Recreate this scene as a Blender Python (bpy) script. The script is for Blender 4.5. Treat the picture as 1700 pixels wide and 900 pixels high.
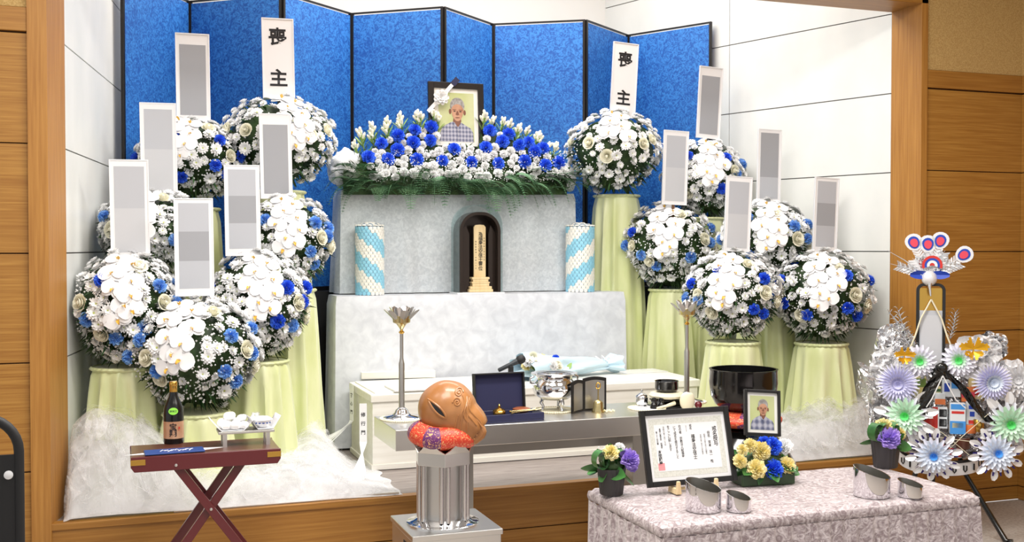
import bpy, math, random
from mathutils import Vector, Matrix, Quaternion, noise
from math import sin, cos, pi, radians, sqrt, atan2

for o in list(bpy.data.objects):
    bpy.data.objects.remove(o, do_unlink=True)
scene = bpy.context.scene
COL = scene.collection
random.seed(7)

# ------------------------------------------------------------------ camera
FPX, YAW, PIT, EYE = 1800.0, radians(20), radians(1.273), 1.65
CAM = Vector((0, 0, EYE))
cam_data = bpy.data.cameras.new('camera')
cam_data.sensor_width = 36
cam_data.lens = 36 * FPX / 1700
cam_data.clip_start = 0.05
cam = bpy.data.objects.new('camera', cam_data)
cam.location = CAM
cam.rotation_euler = (pi / 2 - PIT, 0, -YAW)
COL.objects.link(cam)
scene.camera = cam

# ------------------------------------------------------------------ light
world = bpy.data.worlds.new('world')
scene.world = world
world.use_nodes = True
world.node_tree.nodes['Background'].inputs[0].default_value = (1.0, 0.99, 0.98, 1)
world.node_tree.nodes['Background'].inputs[1].default_value = 0.8
scene.view_settings.view_transform = 'Standard'
scene.view_settings.look = 'None'
scene.view_settings.exposure = 0.0
scene.view_settings.gamma = 1.0
scene.view_settings.use_curve_mapping = False
scene.cycles.use_denoising = True
scene.cycles.max_bounces = 8
scene.cycles.transparent_max_bounces = 24


def area(name, loc, sx, sy, watts, col=(1, 1, 1), rot=(0, 0, 0)):
    l = bpy.data.lights.new(name, 'AREA')
    l.shape = 'RECTANGLE'
    l.size, l.size_y, l.energy, l.color = sx, sy, watts, col
    o = bpy.data.objects.new(name, l)
    o.location = loc
    o.rotation_euler = rot
    COL.objects.link(o)
    return o


area('alcove_ceiling_lamp', (2.25, 6.7, 4.27), 3.2, 1.6, 115, (1.0, 0.99, 0.97))
area('room_ceiling_lamp', (0.6, 2.8, 3.64), 1.6, 1.6, 95, (1.0, 0.96, 0.90))
area('room_ceiling_lamp', (3.0, 2.2, 3.64), 1.4, 1.4, 48, (1.0, 0.96, 0.90))
area('room_ceiling_lamp', (2.2, 4.1, 3.64), 2.6, 0.5, 100, (1.0, 0.97, 0.93))
area('room_ceiling_lamp', (-0.6, 4.2, 3.64), 0.8, 0.8, 10, (1.0, 0.96, 0.90))


# ------------------------------------------------------------------ pixel -> place
_FH = Vector((sin(YAW), cos(YAW), 0))
_R = Vector((cos(YAW), -sin(YAW), 0))
_F = _FH * cos(PIT) - Vector((0, 0, 1)) * sin(PIT)
_U = _FH * sin(PIT) + Vector((0, 0, 1)) * cos(PIT)


def ray(px, py):
    return _F + _R * ((px - 850) / FPX) + _U * ((450 - py) / FPX)


def aty(px, py, Y):
    d = ray(px, py)
    return CAM + d * (Y / d.y)


def atz(px, py, z):
    d = ray(px, py)
    return CAM + d * ((z - EYE) / d.z)


def mpp(p):
    """metres per photo pixel at point p"""
    return (Vector(p) - CAM).dot(_F) / FPX


# ------------------------------------------------------------------ materials
def lin(c):
    out = []
    for x in c[:3]:
        x = x / 255.0
        out.append(x / 12.92 if x <= 0.04045 else ((x + 0.055) / 1.055) ** 2.4)
    return (out[0], out[1], out[2], 1.0)


def mat(name, col, rough=0.5, metal=0.0, col2=None, scale=(1, 1, 1), ns=5.0, detail=4.0, lo=0.35, hi=0.65,
        dist=0.0, bump=0.0, bs=None, bscale=None, sheen=0.0, coat=0.0, spec=0.5, trans=0.0, alpha=1.0, sss=0.0, emit=0.0):
    m = bpy.data.materials.new(name)
    m.use_nodes = True
    nt = m.node_tree
    b = nt.nodes['Principled BSDF']
    b.inputs['Base Color'].default_value = lin(col)
    b.inputs['Roughness'].default_value = rough
    b.inputs['Metallic'].default_value = metal
    b.inputs['Specular IOR Level'].default_value = spec
    if sheen:
        b.inputs['Sheen Weight'].default_value = sheen
    if coat:
        b.inputs['Coat Weight'].default_value = coat
        b.inputs['Coat Roughness'].default_value = 0.1
    if trans:
        b.inputs['Transmission Weight'].default_value = trans
    if alpha < 1:
        b.inputs['Alpha'].default_value = alpha
    if emit:
        b.inputs['Emission Color'].default_value = lin(col)
        b.inputs['Emission Strength'].default_value = emit
    tc = mp = None
    if col2 is not None or bump:
        tc = nt.nodes.new('ShaderNodeTexCoord')
        mp = nt.nodes.new('ShaderNodeMapping')
        mp.inputs['Scale'].default_value = scale
        nt.links.new(tc.outputs['Object'], mp.inputs[0])
    if col2 is not None:
        n = nt.nodes.new('ShaderNodeTexNoise')
        n.inputs['Scale'].default_value = ns
        n.inputs['Detail'].default_value = detail
        n.inputs['Distortion'].default_value = dist
        nt.links.new(mp.outputs[0], n.inputs['Vector'])
        r = nt.nodes.new('ShaderNodeValToRGB')
        r.color_ramp.elements[0].position = lo
        r.color_ramp.elements[1].position = hi
        r.color_ramp.elements[0].color = lin(col)
        r.color_ramp.elements[1].color = lin(col2)
        nt.links.new(n.outputs['Fac'], r.inputs[0])
        nt.links.new(r.outputs[0], b.inputs['Base Color'])
    if bump:
        n2 = nt.nodes.new('ShaderNodeTexNoise')
        n2.inputs['Scale'].default_value = bs or ns
        n2.inputs['Detail'].default_value = 3
        n2.inputs['Distortion'].default_value = dist
        if bscale:
            mp2 = nt.nodes.new('ShaderNodeMapping')
            mp2.inputs['Scale'].default_value = bscale
            nt.links.new(tc.outputs['Object'], mp2.inputs[0])
            nt.links.new(mp2.outputs[0], n2.inputs['Vector'])
        else:
            nt.links.new(mp.outputs[0], n2.inputs['Vector'])
        bp = nt.nodes.new('ShaderNodeBump')
        bp.inputs['Strength'].default_value = bump
        bp.inputs['Distance'].default_value = 0.01
        nt.links.new(n2.outputs['Fac'], bp.inputs['Height'])
        nt.links.new(bp.outputs[0], b.inputs['Normal'])
    return m


def tulle_mat(name, col, a_lo, a_hi, ns=30, dist=2.0):
    m = bpy.data.materials.new(name)
    m.use_nodes = True
    nt = m.node_tree
    out = nt.nodes['Material Output']
    nt.nodes.remove(nt.nodes['Principled BSDF'])
    d = nt.nodes.new('ShaderNodeBsdfDiffuse')
    d.inputs[0].default_value = lin(col)
    t = nt.nodes.new('ShaderNodeBsdfTranslucent')
    t.inputs[0].default_value = lin(col)
    mx = nt.nodes.new('ShaderNodeMixShader')
    mx.inputs[0].default_value = 0.3
    nt.links.new(d.outputs[0], mx.inputs[1])
    nt.links.new(t.outputs[0], mx.inputs[2])
    tr = nt.nodes.new('ShaderNodeBsdfTransparent')
    n = nt.nodes.new('ShaderNodeTexNoise')
    n.inputs['Scale'].default_value = ns
    n.inputs['Detail'].default_value = 5
    n.inputs['Distortion'].default_value = dist
    tc = nt.nodes.new('ShaderNodeTexCoord')
    nt.links.new(tc.outputs['Object'], n.inputs['Vector'])
    r = nt.nodes.new('ShaderNodeMapRange')
    r.inputs[1].default_value, r.inputs[2].default_value = 0.35, 0.65
    r.inputs[3].default_value, r.inputs[4].default_value = a_lo, a_hi
    nt.links.new(n.outputs['Fac'], r.inputs[0])
    m2 = nt.nodes.new('ShaderNodeMixShader')
    nt.links.new(r.outputs[0], m2.inputs[0])
    nt.links.new(tr.outputs[0], m2.inputs[1])
    nt.links.new(mx.outputs[0], m2.inputs[2])
    nt.links.new(m2.outputs[0], out.inputs[0])
    return m


def thin_clear(name, col, gloss=0.12, tint=(255, 255, 255)):
    """thin clear plastic sheet: mostly transparent with a little gloss"""
    m = bpy.data.materials.new(name)
    m.use_nodes = True
    nt = m.node_tree
    out = nt.nodes['Material Output']
    nt.nodes.remove(nt.nodes['Principled BSDF'])
    g = nt.nodes.new('ShaderNodeBsdfGlossy')
    g.inputs['Color'].default_value = lin(col)
    g.inputs['Roughness'].default_value = 0.08
    tr = nt.nodes.new('ShaderNodeBsdfTransparent')
    tr.inputs[0].default_value = lin(tint)
    mx = nt.nodes.new('ShaderNodeMixShader')
    mx.inputs[0].default_value = gloss
    nt.links.new(tr.outputs[0], mx.inputs[1])
    nt.links.new(g.outputs[0], mx.inputs[2])
    nt.links.new(mx.outputs[0], out.inputs[0])
    return m


def brocade_mat(name):
    m = mat(name, (205, 60, 45), rough=0.45)
    nt = m.node_tree
    b = nt.nodes['Principled BSDF']
    tc = nt.nodes.new('ShaderNodeTexCoord')
    v = nt.nodes.new('ShaderNodeTexVoronoi')
    v.inputs['Scale'].default_value = 9
    r = nt.nodes.new('ShaderNodeValToRGB')
    r.color_ramp.interpolation = 'CONSTANT'
    e = r.color_ramp.elements
    e[0].position, e[0].color = 0.0, lin((225, 70, 48))
    e[1].position, e[1].color = 0.62, lin((108, 48, 110))
    x = e.new(0.82)
    x.color = lin((200, 45, 60))
    nt.links.new(tc.outputs['Object'], v.inputs['Vector'])
    nt.links.new(v.outputs['Color'], r.inputs[0])
    n = nt.nodes.new('ShaderNodeTexNoise')
    n.inputs['Scale'].default_value = 70
    n.inputs['Distortion'].default_value = 2.5
    nt.links.new(tc.outputs['Object'], n.inputs['Vector'])
    r2 = nt.nodes.new('ShaderNodeValToRGB')
    r2.color_ramp.elements[0].position, r2.color_ramp.elements[1].position = 0.58, 0.63
    nt.links.new(n.outputs['Fac'], r2.inputs[0])
    mx = nt.nodes.new('ShaderNodeMix')
    mx.data_type = 'RGBA'
    mx.inputs['B'].default_value = lin((245, 190, 130))
    nt.links.new(r2.outputs[0], mx.inputs['Factor'])
    nt.links.new(r.outputs[0], mx.inputs['A'])
    nt.links.new(mx.outputs['Result'], b.inputs['Base Color'])
    return m


def plaid_mat(name):
    m = mat(name, (190, 192, 205), rough=0.4)
    nt = m.node_tree
    b = nt.nodes['Principled BSDF']
    tc = nt.nodes.new('ShaderNodeTexCoord')
    ws = []
    for d, s in (('X', 13), ('Z', 11)):
        w = nt.nodes.new('ShaderNodeTexWave')
        w.bands_direction = d
        w.inputs['Scale'].default_value = s
        w.inputs['Distortion'].default_value = 0.8
        nt.links.new(tc.outputs['Object'], w.inputs['Vector'])
        ws.append(w)
    a = nt.nodes.new('ShaderNodeMath')
    a.operation = 'ADD'
    nt.links.new(ws[0].outputs['Fac'], a.inputs[0])
    nt.links.new(ws[1].outputs['Fac'], a.inputs[1])
    r = nt.nodes.new('ShaderNodeValToRGB')
    e = r.color_ramp.elements
    e[0].position, e[0].color = 0.2, lin((92, 96, 124))
    e[1].position, e[1].color = 0.95, lin((176, 176, 190))
    h = nt.nodes.new('ShaderNodeMath')
    h.operation = 'MULTIPLY'
    h.inputs[1].default_value = 0.6
    nt.links.new(a.outputs[0], h.inputs[0])
    nt.links.new(h.outputs[0], r.inputs[0])
    nt.links.new(r.outputs[0], b.inputs['Base Color'])
    return m


M = {}
M['panel_wood'] = mat('panel_wood', (150, 100, 38), 0.45, col2=(178, 130, 60), scale=(2.2, 2.2, 90), ns=1.6, detail=6, lo=0.3, hi=0.7, bump=0.05)
M['pillar_wood'] = mat('pillar_wood', (158, 106, 44), 0.42, col2=(182, 130, 62), scale=(60, 60, 2.0), ns=1.4, detail=6, lo=0.3, hi=0.7, bump=0.04)
M['sill_wood'] = mat('sill_wood', (148, 98, 38), 0.42, col2=(174, 124, 56), scale=(1.6, 60, 60), ns=1.6, detail=6, lo=0.3, hi=0.7, bump=0.04)
M['fabric_wall'] = mat('fabric_wall', (176, 142, 86), 0.9, col2=(198, 166, 108), ns=140, detail=2, bump=0.15)
M['white_panel'] = mat('white_panel', (216, 219, 216), 0.35, col2=(230, 231, 227), scale=(1, 1, 0.6), ns=2.2, detail=5, lo=0.3, hi=0.6)
M['joint'] = mat('joint_grey', (95, 92, 88), 0.8)  # dark grey backing that shows in the joints between white panels
M['wood_joint'] = mat('wood_joint', (70, 42, 20), 0.8)
M['white_paint'] = mat('white_paint', (232, 231, 226), 0.7)
M['stage_wood'] = mat('stage_wood', (116, 106, 102), 0.4, col2=(164, 154, 150), scale=(2, 26, 2), ns=2.5, detail=7, lo=0.3, hi=0.7, dist=0.8)
M['carpet'] = mat('carpet', (160, 150, 142), 0.95, col2=(184, 176, 168), ns=60, detail=4, bump=0.3)
M['screen_blue'] = mat('screen_blue', (14, 82, 164), 0.6, col2=(50, 126, 204), ns=30, detail=2.5, lo=0.40, hi=0.60, dist=2.2)
M['black_wood'] = mat('black_wood', (26, 24, 24), 0.35, spec=0.4)
M['black_gloss'] = mat('black_gloss', (12, 12, 13), 0.12, coat=0.4)
M['black_matte'] = mat('black_matte', (24, 24, 26), 0.6)
M['grey_velvet'] = mat('grey_velvet', (196, 203, 208), 0.7, col2=(218, 224, 228), ns=42, detail=7, lo=0.38, hi=0.66, dist=0.8, sheen=0.4, bump=0.06)
M['white_velvet'] = mat('white_velvet', (204, 208, 216), 0.75, col2=(222, 226, 233), ns=14, detail=6, lo=0.35, hi=0.65, dist=0.6, sheen=0.3, bump=0.05)
M['satin'] = mat('pale_green_satin', (212, 220, 156), 0.34, col2=(232, 236, 190), scale=(1, 1, 0.25), ns=9, sheen=0.3, bump=0.1, bs=14)
M['paper'] = mat('white_paper', (238, 238, 240), 0.6)
M['card_grey1'] = mat('card_grey_light', (186, 189, 196), 0.6)
M['card_grey2'] = mat('card_grey_mid', (160, 162, 168), 0.6)
M['card_grey3'] = mat('card_grey_pale', (198, 200, 205), 0.6)
M['ink'] = mat('black_ink', (18, 18, 24), 0.6)
M['ink_red'] = mat('red_seal_ink', (235, 150, 155), 0.6)
M['stem_brown'] = mat('brown_stake', (120, 84, 56), 0.6)
M['petal_white'] = mat('white_petal', (246, 246, 246), 0.55, spec=0.2)
M['petal_orchid'] = mat('orchid_petal', (248, 248, 250), 0.5, spec=0.25)
M['petal_cream'] = mat('cream_petal', (244, 241, 222), 0.55, spec=0.2)
M['petal_blue'] = mat('royal_blue_petal', (38, 86, 226), 0.55, col2=(84, 134, 246), ns=40, spec=0.2)
M['petal_sky'] = mat('sky_blue_petal', (88, 150, 232), 0.55, col2=(166, 206, 248), ns=40, spec=0.2)
M['petal_yellow'] = mat('yellow_petal', (242, 224, 146), 0.55, col2=(248, 242, 204), ns=40, spec=0.2)
M['petal_lilac'] = mat('lilac_petal', (168, 140, 226), 0.55, col2=(200, 178, 242), ns=40, spec=0.2)
M['pollen'] = mat('yellow_green_centre', (190, 200, 110), 0.7)
M['lip'] = mat('orchid_lip_yellow', (224, 178, 70), 0.5)
M['leaf_dark'] = mat('dark_leaf', (34, 52, 30), 0.5, col2=(62, 86, 46), ns=16, spec=0.3)
M['leaf_mid'] = mat('mid_leaf', (46, 84, 50), 0.45, col2=(84, 122, 72), ns=14, spec=0.3)
M['leaf_gloss'] = mat('glossy_leaf', (36, 80, 40), 0.3, col2=(70, 124, 62), ns=12, spec=0.4)
M['fern'] = mat('fern_green', (50, 96, 62), 0.5, col2=(112, 152, 112), ns=10, spec=0.3)
M['bud'] = mat('bud_green', (138, 170, 84), 0.5)
M['tulle_top'] = tulle_mat('tulle_outer', (250, 250, 252), 0.12, 0.36, 9, 1.0)
M['tulle'] = tulle_mat('white_tulle', (250, 250, 252), 0.2, 0.5, 7, 1.0)
M['tulle_low'] = tulle_mat('tulle_inner', (253, 253, 254), 0.65, 0.92, 7, 1.0)
M['tulle_fold'] = tulle_mat('white_tulle_fold', (250, 250, 252), 0.05, 0.4, 14, 1.5)
M['tulle_strand'] = tulle_mat('white_tulle_strand', (252, 252, 254), 0.3, 0.6, 14, 1.0)
M['tulle_dense'] = tulle_mat('dense_white_tulle', (246, 247, 248), 0.7, 1.0)
M['steel'] = mat('brushed_steel', (218, 216, 212), 0.32, 1.0)
M['steel_dull'] = mat('dull_steel', (182, 180, 176), 0.38, 1.0)
M['steel_satin'] = mat('satin_steel', (150, 148, 142), 0.4, 0.9)
M['chrome'] = mat('chrome', (225, 225, 228), 0.07, 1.0)
M['gold'] = mat('gold_metal', (214, 170, 84), 0.22, 1.0)
M['brass'] = mat('brass_pale', (206, 190, 140), 0.25, 1.0)
M['coffin'] = mat('pale_coffin_wood', (232, 229, 220), 0.55, col2=(242, 240, 233), scale=(1.5, 20, 20), ns=2, detail=5)
M['pine'] = mat('pale_pine', (226, 200, 150), 0.5, col2=(238, 216, 172), scale=(20, 20, 2), ns=2)
M['fish_wood'] = mat('carved_wood', (156, 102, 56), 0.32, col2=(180, 124, 74), ns=7, detail=5, coat=0.25)
M['brocade'] = brocade_mat('red_purple_brocade')
M['lacquer_red'] = mat('dark_red_lacquer', (92, 24, 30), 0.3, coat=0.25)
M['lacquer_brown'] = mat('brown_lacquer', (98, 58, 46), 0.28, coat=0.3)
M['mauve'] = mat('mauve_crushed_velvet', (144, 128, 132), 0.4, col2=(214, 203, 206), ns=24, detail=8, lo=0.38, hi=0.66, dist=3.0, sheen=0.35, bump=0.5, bs=34)
M['navy'] = mat('navy_velvet', (16, 20, 66), 0.7, sheen=0.3)
M['white_glaze'] = mat('white_glaze', (240, 241, 244), 0.25)
M['rice'] = mat('white_rice', (246, 246, 246), 0.6)
M['blue_print'] = mat('blue_print', (36, 70, 140), 0.4)
M['bottle'] = mat('black_bottle', (16, 17, 18), 0.22)
M['label_copper'] = mat('copper_label', (200, 150, 116), 0.35, 0.4, col2=(222, 180, 148), ns=12)
M['green_seal'] = mat('green_seal', (140, 216, 70), 0.5)
M['foil'] = mat('silver_foil', (228, 228, 230), 0.16, 0.9, bump=0.5, bs=26)
M['white_foil'] = mat('white_foil', (238, 238, 240), 0.3, 0.3)
M['cello'] = thin_clear('cellophane', (255, 255, 255), 0.3)
M['glass'] = thin_clear('clear_glass', (255, 255, 255), 0.3)
M['acrylic'] = thin_clear('clear_acrylic', (255, 255, 255), 0.10, (238, 246, 246))
M['smoke'] = mat('smoked_arch', (58, 48, 42), 0.22, 0.6)
M['wrap_blue'] = mat('pale_blue_wrap', (196, 222, 236), 0.45, sheen=0.2)
M['sky_candy'] = mat('sky_blue_candy', (150, 212, 236), 0.5)
M['cream_candy'] = mat('white_candy', (244, 243, 236), 0.5)
M['grey_core'] = mat('tower_core', (150, 168, 182), 0.7)
M['skin'] = mat('print_skin', (176, 126, 98), 0.4, col2=(200, 154, 126), ns=14)
M['skin_dark'] = mat('print_skin_shade', (124, 80, 62), 0.4)
M['print_hair'] = mat('print_grey_hair', (128, 124, 122), 0.4, col2=(170, 168, 166), ns=60)
M['print_bg'] = mat('print_backdrop', (172, 182, 108), 0.4, col2=(206, 209, 172), ns=3, scale=(1, 1, 1))
M['plaid'] = plaid_mat('print_plaid_shirt')
M['mat_board'] = mat('mat_board', (232, 231, 226), 0.7)
M['cert_border'] = mat('certificate_border', (206, 207, 198), 0.6, col2=(224, 225, 218), ns=180)
M['rope_cream'] = mat('cream_rope', (228, 220, 192), 0.7)
M['terracotta'] = mat('brown_wood_bowl', (150, 84, 52), 0.4)
M['red'] = mat('red_print', (206, 52, 44), 0.4)
M['orange'] = mat('orange_print', (232, 128, 70), 0.4)
M['pack_blue'] = mat('carton_blue', (70, 150, 226), 0.4)
M['pack_pale'] = mat('pack_pale', (226, 232, 236), 0.35)
M['green_petal'] = mat('green_artificial_petal', (120, 236, 140), 0.45)
M['mint_petal'] = mat('mint_artificial_petal', (214, 246, 222), 0.45)
M['ice_petal'] = mat('ice_blue_petal', (226, 236, 252), 0.45)
M['sky_petal'] = mat('sky_centre_petal', (92, 170, 246), 0.45)
M['lav_petal'] = mat('lavender_petal', (212, 212, 246), 0.45)
M['purple_foil'] = mat('purple_foil', (46, 34, 110), 0.35, 0.3)
M['box_green'] = mat('florist_box', (40, 62, 36), 0.5)
M['white_art'] = mat('white_artificial_petal', (240, 240, 252), 0.45)
M['pink'] = mat('pink_feather_eye', (222, 70, 92), 0.5)
M['deep_blue'] = mat('deep_blue_feather', (34, 70, 178), 0.5)
M['gold_foil'] = mat('gold_foil', (236, 180, 40), 0.3, 0.5)
M['grey_plastic'] = mat('charcoal_plastic', (52, 50, 52), 0.5)
M['mic'] = mat('microphone_body', (54, 58, 62), 0.45, 0.3)


# ------------------------------------------------------------------ mesh helpers
class MB:
    def __init__(s):
        s.v, s.f, s.m, s.s = [], [], [], []

    def add(s, verts, faces, mi=0, smooth=False, T=None):
        k = len(s.v)
        if T is not None:
            verts = [T @ Vector(p) for p in verts]
        s.v += [tuple(p) for p in verts]
        for f in faces:
            s.f.append([i + k for i in f])
            s.m.append(mi)
            s.s.append(smooth)
        return s

    def box(s, x0, x1, y0, y1, z0, z1, mi=0, T=None):
        v = [(x, y, z) for z in (z0, z1) for y in (y0, y1) for x in (x0, x1)]
        f = [(0, 2, 3, 1), (4, 5, 7, 6), (0, 1, 5, 4), (2, 6, 7, 3), (0, 4, 6, 2), (1, 3, 7, 5)]
        return s.add(v, f, mi, False, T)

    def lathe(s, prof, n=24, mi=0, T=None, smooth=True, cap0=True, cap1=True, rf=None):
        v, f = [], []
        for j, (r, z) in enumerate(prof):
            for i in range(n):
                a = 2 * pi * i / n
                rr = rf(r, z, a) if rf else r
                v.append((rr * cos(a), rr * sin(a), z))
        for j in range(len(prof) - 1):
            for i in range(n):
                a, b = j * n + i, j * n + (i + 1) % n
                f.append((a, b, b + n, a + n))
        if cap0:
            f.append(tuple(range(n))[::-1])
        if cap1:
            k = (len(prof) - 1) * n
            f.append(tuple(range(k, k + n)))
        return s.add(v, f, mi, smooth, T)

    def tube(s, pts, r, n=8, mi=0, T=None, closed=False):
        pts = [Vector(p) for p in pts]
        N = len(pts)
        rs = r if isinstance(r, (list, tuple)) else [r] * N
        v, f = [], []
        up = None
        for i, p in enumerate(pts):
            if closed:
                t = pts[(i + 1) % N] - pts[i - 1]
            else:
                t = pts[min(i + 1, N - 1)] - pts[max(i - 1, 0)]
            if t.length < 1e-9:
                t = Vector((0, 0, 1))
            t.normalize()
            if up is None:
                up = Vector((0, 0, 1)) if abs(t.z) < 0.9 else Vector((1, 0, 0))
            a = t.cross(up)
            if a.length < 1e-6:
                a = t.orthogonal()
            a.normalize()
            b = a.cross(t)
            b.normalize()
            up = b
            for k in range(n):
                w = 2 * pi * k / n
                v.append(p + (a * cos(w) + b * sin(w)) * rs[i])
        m = N if closed else N - 1
        for i in range(m):
            for k in range(n):
                A, B = i * n + k, i * n + (k + 1) % n
                C, D = ((i + 1) % N) * n + (k + 1) % n, ((i + 1) % N) * n + k
                f.append((A, B, C, D))
        if not closed:
            f.append(tuple(range(n))[::-1])
            f.append(tuple(range((N - 1) * n, N * n)))
        return s.add(v, f, mi, True, T)

    def grid(s, fn, nu, nv, mi=0, T=None, smooth=True, closeu=False):
        v, f = [], []
        for j in range(nv + 1):
            for i in range(nu if closeu else nu + 1):
                v.append(fn(i / nu, j / nv))
        w = nu if closeu else nu + 1
        for j in range(nv):
            for i in range(nu):
                a, b = j * w + i, j * w + (i + 1) % w
                f.append((a, b, b + w, a + w))
        return s.add(v, f, mi, smooth, T)

    def prism(s, poly, y0, y1, mi=0, T=None, smooth=False):
        """poly in x,z, extruded from y0 (front) to y1"""
        n = len(poly)
        v = [(x, y0, z) for x, z in poly] + [(x, y1, z) for x, z in poly]
        f = [tuple(range(n)), tuple(range(n, 2 * n))[::-1]]
        f += [(i, i + n, (i + 1) % n + n, (i + 1) % n) for i in range(n)]
        return s.add(v, f, mi, smooth, T)

    def poly(s, pts, mi=0, T=None):
        return s.add(pts, [tuple(range(len(pts)))], mi, False, T)

    def ball(s, c, r, nu=12, nv=8, mi=0, T=None):
        rx, ry, rz = r if isinstance(r, (tuple, list)) else (r, r, r)
        return s.grid(lambda u, v: (c[0] + rx * cos(2 * pi * u) * sin(pi * v), c[1] + ry * sin(2 * pi * u) * sin(pi * v), c[2] - rz * cos(pi * v)),
                      nu, nv, mi, T, True, True)

    def mesh(s, name, mats):
        me = bpy.data.meshes.new(name)
        me.from_pydata(s.v, [], s.f)
        for m in (mats if isinstance(mats, (list, tuple)) else [mats]):
            me.materials.append(M[m] if isinstance(m, str) else m)
        me.polygons.foreach_set('material_index', s.m)
        me.polygons.foreach_set('use_smooth', s.s)
        if any(s.s):
            me.set_sharp_from_angle(angle=radians(46))
        me.update()
        return me

    def build(s, name, mats, parent=None, loc=None, rot=None, bevel=0.0, kind=None):
        o = bpy.data.objects.new(name, s.mesh(name, mats))
        COL.objects.link(o)
        if parent is not None:
            o.parent = parent
        if loc is not None:
            o.location = loc
        if rot is not None:
            o.rotation_euler = rot
        if bevel:
            md = o.modifiers.new('edge', 'BEVEL')
            md.width, md.segments, md.limit_method, md.angle_limit = bevel, 2, 'ANGLE', radians(40)
        if kind:
            o['kind'] = kind
        return o


def inst(name, me, parent, loc, q=None, sc=1.0):
    o = bpy.data.objects.new(name, me)
    COL.objects.link(o)
    o.parent = parent
    o.location = loc
    if q is not None:
        o.rotation_mode = 'QUATERNION'
        o.rotation_quaternion = q
    o.scale = (sc, sc, sc) if not isinstance(sc, (tuple, list)) else sc
    return o


def tag(o, label, cat, group=None):
    o['label'] = label
    o['category'] = cat
    if group:
        o['group'] = group
    return o


def thing(name, label, cat, loc=(0, 0, 0), rotz=0.0, group=None):
    o = bpy.data.objects.new(name, None)
    COL.objects.link(o)
    o.location = loc
    o.rotation_euler = (0, 0, rotz)
    o.empty_display_size = 0.05
    return tag(o, label, cat, group)


def struct(o):
    o['kind'] = 'structure'
    return o


def root(name):
    o = bpy.data.objects.new(name, None)
    COL.objects.link(o)
    o['kind'] = 'structure'
    return o


def facing(n, spin=None):
    n = Vector(n)
    q = n.to_track_quat('Z', 'Y')
    return q @ Quaternion((0, 0, 1), random.uniform(0, 2 * pi) if spin is None else spin)


def text_mesh(body, size, m, bold=0.0, space=1.0):
    """a column or line of lettering, centred on its own middle, facing -Y"""
    c = bpy.data.curves.new('lettering', 'FONT')
    c.body = body
    c.size = size
    c.align_x = 'CENTER'
    c.space_line = space
    c.offset = bold * size
    c.resolution_u = 3
    t = bpy.data.objects.new('lettering', c)
    me = bpy.data.meshes.new_from_object(t)
    bpy.data.objects.remove(t)
    bpy.data.curves.remove(c)
    me.name = 'lettering'
    xs = [v.co.x for v in me.vertices] or [0]
    ys = [v.co.y for v in me.vertices] or [0]
    cx, cy = (min(xs) + max(xs)) / 2, (min(ys) + max(ys)) / 2
    me.transform(Matrix.Rotation(pi / 2, 4, 'X') @ Matrix.Translation((-cx, -cy, 0)))
    me.materials.clear()
    me.materials.append(M[m])
    return me


def vtext(s, size, m, bold=0.0, space=0.95):
    return text_mesh('\n'.join(s), size, m, bold, space)


def letter(parent, me, loc, rot=None, name='lettering'):
    o = bpy.data.objects.new(name, me)
    COL.objects.link(o)
    o.parent = parent
    o.location = loc
    if rot:
        o.rotation_euler = rot
    return o


def lerp(a, b, t):
    return a + (b - a) * t


def fbm(p, k=1.0):
    return noise.fractal(Vector(p) * k, 1.0, 2.0, 4)

# ================================================================== the room
FY, RY = 5.5, 5.76            # front plane of the alcove, back of its frame
STAGE = 0.35
ZJ = [0.09, 0.60, 1.11, 1.62, 2.13, 2.64, 3.15, 3.66]

floor = MB().box(-4, 5.6, -2.5, 5.5, -0.06, 0).build('floor', 'carpet')
struct(floor)
stage = MB().box(-0.6, 5.0, FY + 0.03, 8.6, 0.0, STAGE - 0.004).build('floor_stage', 'stage_wood')
struct(stage)
ceil = MB().box(-4, 5.6, -2.5, FY, 3.7, 3.76).build('ceiling', 'white_paint')
struct(ceil)
ceil2 = MB().box(-0.6, 5.0, FY + 0.1, 8.6, 4.3, 4.36).build('ceiling_alcove', 'white_paint')
struct(ceil2)

# stage riser: nosing, fascia board, lower board
riser = root('trim_1')
pl = atz(86, 868, STAGE)
MB().box(-0.33, 4.74, FY - 0.012, FY + 0.05, 0.315, STAGE).build('nosing', 'sill_wood', riser, bevel=0.004)
MB().box(-0.33, 4.74, FY - 0.004, FY + 0.03, 0.122, 0.315).build('board', 'sill_wood', riser)
MB().box(-0.33, 4.74, FY - 0.008, FY + 0.03, 0.0, 0.116).build('board', 'sill_wood', riser)
MB().box(-0.33, 4.74, FY + 0.004, FY + 0.03, 0.11, 0.13).build('joint', 'wood_joint', riser)

# pillars and header
LX0, LX1, LXB = -0.385, -0.30, -0.235
pil = root('trim_2')
MB().add([(LX0, FY - 0.02, 0), (LX1, FY - 0.02, 0), (LXB, RY, 0), (LX0, RY, 0), (LX0, FY - 0.02, 3.7), (LX1, FY - 0.02, 3.7), (LXB, RY, 3.7), (LX0, RY, 3.7)],
         [(0, 1, 5, 4), (1, 2, 6, 5), (2, 3, 7, 6), (3, 0, 4, 7)]).build('post', 'pillar_wood', pil)
RX0 = 4.70
pir = root('trim_3')
MB().box(RX0, RX0 + 0.05, FY - 0.02, RY, 0, 3.7).build('post', 'pillar_wood', pir, bevel=0.003)
hd = root('trim_4')
MB().box(LX1 - 0.02, RX0 + 0.05, FY - 0.02, RY, 3.16, 4.3).build('beam', 'sill_wood', hd, bevel=0.003)


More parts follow.
